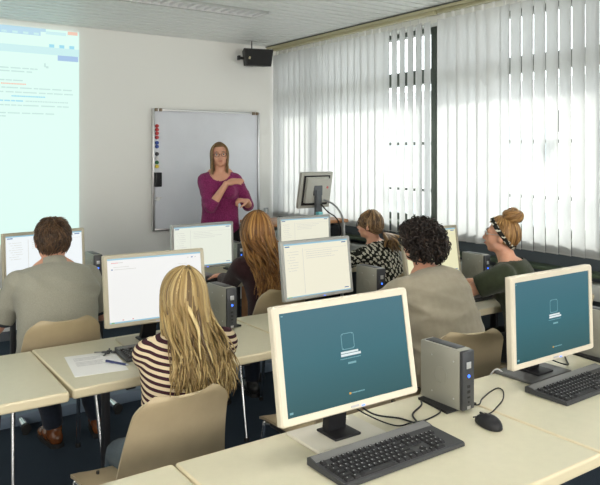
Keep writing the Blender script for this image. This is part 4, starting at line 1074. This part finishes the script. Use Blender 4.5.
lb_h = hair_mat('light_brown_hair', srgb(84, 62, 40), srgb(128, 100, 66), srgb(176, 146, 100)); gold_h = hair_mat('golden_brown_hair', srgb(92, 64, 38), srgb(146, 108, 64), srgb(190, 152, 98))

# --- teacher
def to_local(root_xy, rz, p):
    return Matrix.Rotation(R(-rz), 3, 'Z') @ (Vector(p)-V(root_xy[0], root_xy[1], 0))
tp = person('standing teacher in a magenta sweater and glasses gesturing before the whiteboard', (2.905, 5.42), 152, hs=.93, sc=1.01, standing=True, lean=(2, 3), neck=4, head=(4, -3, 4), girth=.99, bust=.066, sw=.135, hip_w=1.0, loose=.03,
    wrists=[V(-.235, .16, 1.205), V(-.055, .22, 1.365)], hands=[dict(fwd=(.55, .3, .10), nrm=(.3, -.3, -1), curl=1.0), dict(fwd=(-.95, .12, .22), nrm=(-.1, -.55, -.8), curl=.25, side=1)],
    poles=[V(-.5, -.6, -1), V(.9, -.3, -1)], sleeve=1.30, top_m=magenta, leg_m=blk, shoe_m=dark_l, wr=wrinkles(.007, 9, 9, 10, 1), vox=.007, neckhole=((0, .05, -.01), (.090, .115, .085)))
long_hair(tp, lb_h, 190, .25, .072, lambda E, az: E.y*.5+(-.02 if abs(az) < 90 else .045), .004, 11, azr=128, w=.0060, wl=.12)
glasses(tp, black_m)
# --- man
mp_ = person('man from behind in a grey polo shirt with short brown hair', (.975, 3.50), -3, sc=1.0, lean=(12, 26), neck=10, head=(-4, -6, 0), sw=.178, girth=1.2, belly=.02, loose=.08, neck_len=.045,
    wrists=[V(-.20, .50, .80), V(.22, .50, .80)], poles=[V(-.45, -.25, -1), V(.45, -.25, -1)], sleeve=.80, sleeve_r=.014, top_m=polo, leg_m=dark_denim, shoe_m=brown_l, cuffs=mat('dark_cuff', (.03, .035, .045), .8), collar=polo,
    ankles=[V(.05, .40, .085), V(.30, .42, .085)], wr=wrinkles(.013, 5, 5, 13, 2))
short_hair(mp_, brown_h, 1500, 21, ln=.046, w=.0042, messy=.8, low=-20)
# --- blonde
bp_ = person('woman from behind in a striped top with long wavy blonde hair', (1.035, 2.25), -4, sc=.855, hs=1.04, lean=(9, 29), neck=12, head=(0, -8, 3), sw=.178, girth=1.08, bend_x=.10,
    wrists=[V(.10, .58, .80), V(.22, .58, .80)], poles=[V(-.3, -.3, -.75), V(.2, -.3, -.75)], sleeve=1.7, top_m=stripes(), leg_m=denim, shoe_m=dark_l, ankles=[V(-.14, .30, .085), V(.10, .30, .085)], wr=wrinkles(.005, 6, 6, 10, 4))
long_hair(bp_, blonde_h, 520, .40, .125, lambda E, az: -.045-.025*math.cos(R(az)), .010, 31, w=.0075, wl=.09, vol=.008)
# --- red-blonde
rp_ = person('woman from behind in dark top with very long copper hair', (2.255, 3.52), 2, sc=.93, lean=(10, 26), neck=10, head=(0, -4, 0), sw=.160, girth=.95, wrists=[V(-.04, .56, .795), V(.14, .60, .795)], poles=[V(-.3, -.3, -.9), V(.3, -.3, -.9)],
    sleeve=1.8, top_m=burgundy, leg_m=dark_denim, shoe_m=dark_l, wr=wrinkles(.004, 6, 6, 10, 5))
long_hair(rp_, red_h, 560, .47, .135, lambda E, az: -.065-.03*math.cos(R(az)), .013, 41, w=.0080, wl=.085, vol=.020)
# --- curly
cp_ = person('person from behind in a grey-beige sweater with dark curly hair', (2.585, 2.36), 2, sc=.97, lean=(12, 30), neck=12, head=(6, -8, 0), sw=.172, girth=1.28, belly=.02, loose=.10,
    sleeve=1.8, sleeve_r=.018, top_m=jersey, leg_m=dark_denim, shoe_m=dark_l, wr=wrinkles(.016, 4, 5, 13, 6))
short_hair(cp_, dark_h, 1500, 51, ln=.046, w=.0048, messy=1, rx=.095, ry=.108, rz=.098, cz=.006, low=-40, front=26, curl=True)
# --- patterned blouse, ponytail
pp_ = person('woman in a black and white patterned blouse with a low ponytail', (3.295, 3.56), 12, sc=.91, loose=.08, lean=(12, 29), neck=10, head=(16, -2, 0), sw=.160, girth=.95,
    sleeve=1.6, top_m=pattern(), leg_m=dark_denim, shoe_m=dark_l, wr=wrinkles(.004, 6, 6, 10, 7))
rnd = random.Random(61); L = Locks(); scalp(pp_, L, .3, rx=.080, ry=.099)
H = pp_['H']; knot = H(0, -.112, -.045)
for k in range(230):
    az = rnd.uniform(-150, 150); e0 = rnd.uniform(20, 85) if abs(az) < 100 else rnd.uniform(35, 80)
    pts = cap_pts(pp_, az, e0, max(-25, e0-45), 4, .004+.004*rnd.random(), rx=.079, ry=.098)
    q = pts[-1]; mid = q.lerp(knot, .55); mid = pp_['HC']+(mid-pp_['HC']).normalized()*max((mid-pp_['HC']).length, .104*pp_['sc'])
    L.add(smooth_path(pts+[mid, knot], 3), .0065, .003, pp_['HC'], min(1, max(0, rnd.gauss(.4, .2))))
for k in range(170):
    d = pp_['hq'] @ V(rnd.gauss(0.01, .034), rnd.gauss(-.060, .030), rnd.uniform(-.19, -.06)); ph = rnd.uniform(0, 6.28)
    m1 = knot+pp_['hq'] @ V(rnd.gauss(0, .040), -.060+rnd.gauss(0, .018), -.035)
    pts = [knot, m1, m1.lerp(knot+d, .5)+V(.012*math.sin(ph), .010*math.cos(ph), 0), knot+d, knot+d*1.12+V(rnd.gauss(0, .014), rnd.gauss(0, .010), 0)]
    L.add(smooth_path(pts, 3), .0075, .004, knot, min(1, max(0, rnd.gauss(.55, .25))))
L.build('hair', lb2 := hair_mat('ash_brown_hair', srgb(66, 48, 34), srgb(112, 86, 58), srgb(172, 138, 92)), pp_['root'])
MB().tube([knot+pp_['hq'] @ V(.016*math.cos(2*math.pi*i/16), -.006, .016*math.sin(2*math.pi*i/16)) for i in range(17)], .005, dark_l, 6).build('hair_tie', pp_['root'])
glasses(pp_, black_m)
# --- bun
up_ = person('woman in a dark green shirt with a high hair bun and patterned headband', (3.28, 2.42), 26, sc=.94, neckhole=((0, -.03, .012), (.095, .105, .055)), lean=(8, 20), neck=14, head=(4, -6, 0), sw=.165, girth=1.02, bust=.05,
    wrists=[V(-.05, .52, .815), V(.20, .46, .815)], poles=[V(-1, .1, -.45), V(1, -.2, -.4)], sleeve=.60, sleeve_r=.020, top_m=olive, leg_m=blk, shoe_m=dark_l, wr=wrinkles(.005, 7, 7, 9, 8))
rnd = random.Random(71); L = Locks(); scalp(up_, L, .4, rx=.080, ry=.098); H = up_['H']; bc = H(0, -.055, .128)
for k in range(300):
    az = rnd.uniform(-160, 160); e0 = rnd.uniform(-32, 30) if abs(az) < 85 else rnd.uniform(28, 55)
    pts = cap_pts(up_, az, e0, min(72, e0+50), 7, .004+.006*rnd.random(), rx=.080, ry=.099)
    L.add(pts+[pts[-1].lerp(bc, .6)], .0065, .003, up_['HC'], min(1, max(0, rnd.gauss(.5, .2))))
for k in range(150):                                    # twisted coil of the bun: a fat ring of strands, with a knot in the middle
    a0 = rnd.uniform(0, 6.28); ph = rnd.uniform(0, 6.28); rr = rnd.uniform(.022, .028); tl = rnd.uniform(1.2, 2.6); pts = []
    for i in range(14):
        t = i/13; a = a0+tl*t; b = ph+2.2*t; R0 = .036
        pts.append(bc+up_['hq'] @ V((R0+rr*math.cos(b))*math.cos(a), (R0+rr*math.cos(b))*math.sin(a)*.92, rr*1.15*math.sin(b)+.004))
    L.add(pts, .0075, .0035, bc, min(1, max(0, rnd.gauss(.5, .22))))
bmk = bmesh.new(); bmesh.ops.create_icosphere(bmk, subdivisions=3, radius=.034); L.blob(bmk, Matrix.Translation(bc+V(0, 0, .006)), .3)
for k in range(50):
    th = rnd.uniform(0, 6.28); ax = Vector((rnd.gauss(0, 1), rnd.gauss(0, 1), rnd.gauss(0, .4))).normalized(); pz = V(0, 0, 1)
    pts = []
    for i in range(10):
        a = th+1.8*i/9; u = ax.cross(pz).normalized(); v_ = ax.cross(u)
        pts.append(bc+V(0, 0, .016)+(u*math.cos(a)+v_*math.sin(a))*.036)
    L.add(pts, .006, .003, bc, min(1, max(0, rnd.gauss(.55, .2))))
L.build('hair', gold_h, up_['root'])
band_m = pattern(); band_m.name = 'headband_print'
vs = []; fs = []; n = 48
for i in range(n):
    a = 2*math.pi*i/n; c_, s_ = math.cos(a), math.sin(a)
    pc = Matrix.Rotation(R(38), 3, 'X') @ Vector((0, .098*s_, 0)); 
    for (o1, hw) in ((.0, -.014), (.004, -.011), (.004, .011), (.0, .014)):
        # band plane tilted: over the crown at front, under the bun at the nape
        ct = Vector((.0875*c_, -.010, .018))+Matrix.Rotation(R(48), 3, 'X') @ Vector((0, .112*s_, 0)); ctn = Matrix.Rotation(R(48), 3, 'X') @ Vector((c_, s_, 0)); bn = Matrix.Rotation(R(48), 3, 'X') @ Vector((0, 0, 1))
        vs.append(H(*(ct+ctn*o1+bn*hw)))
for i in range(n):
    for j in range(3): fs.append([i*4+j, ((i+1) % n)*4+j, ((i+1) % n)*4+j+1, i*4+j+1])
MB().add(vs, fs, band_m, True).build('headband', up_['root'])
glasses(up_, alu_m)
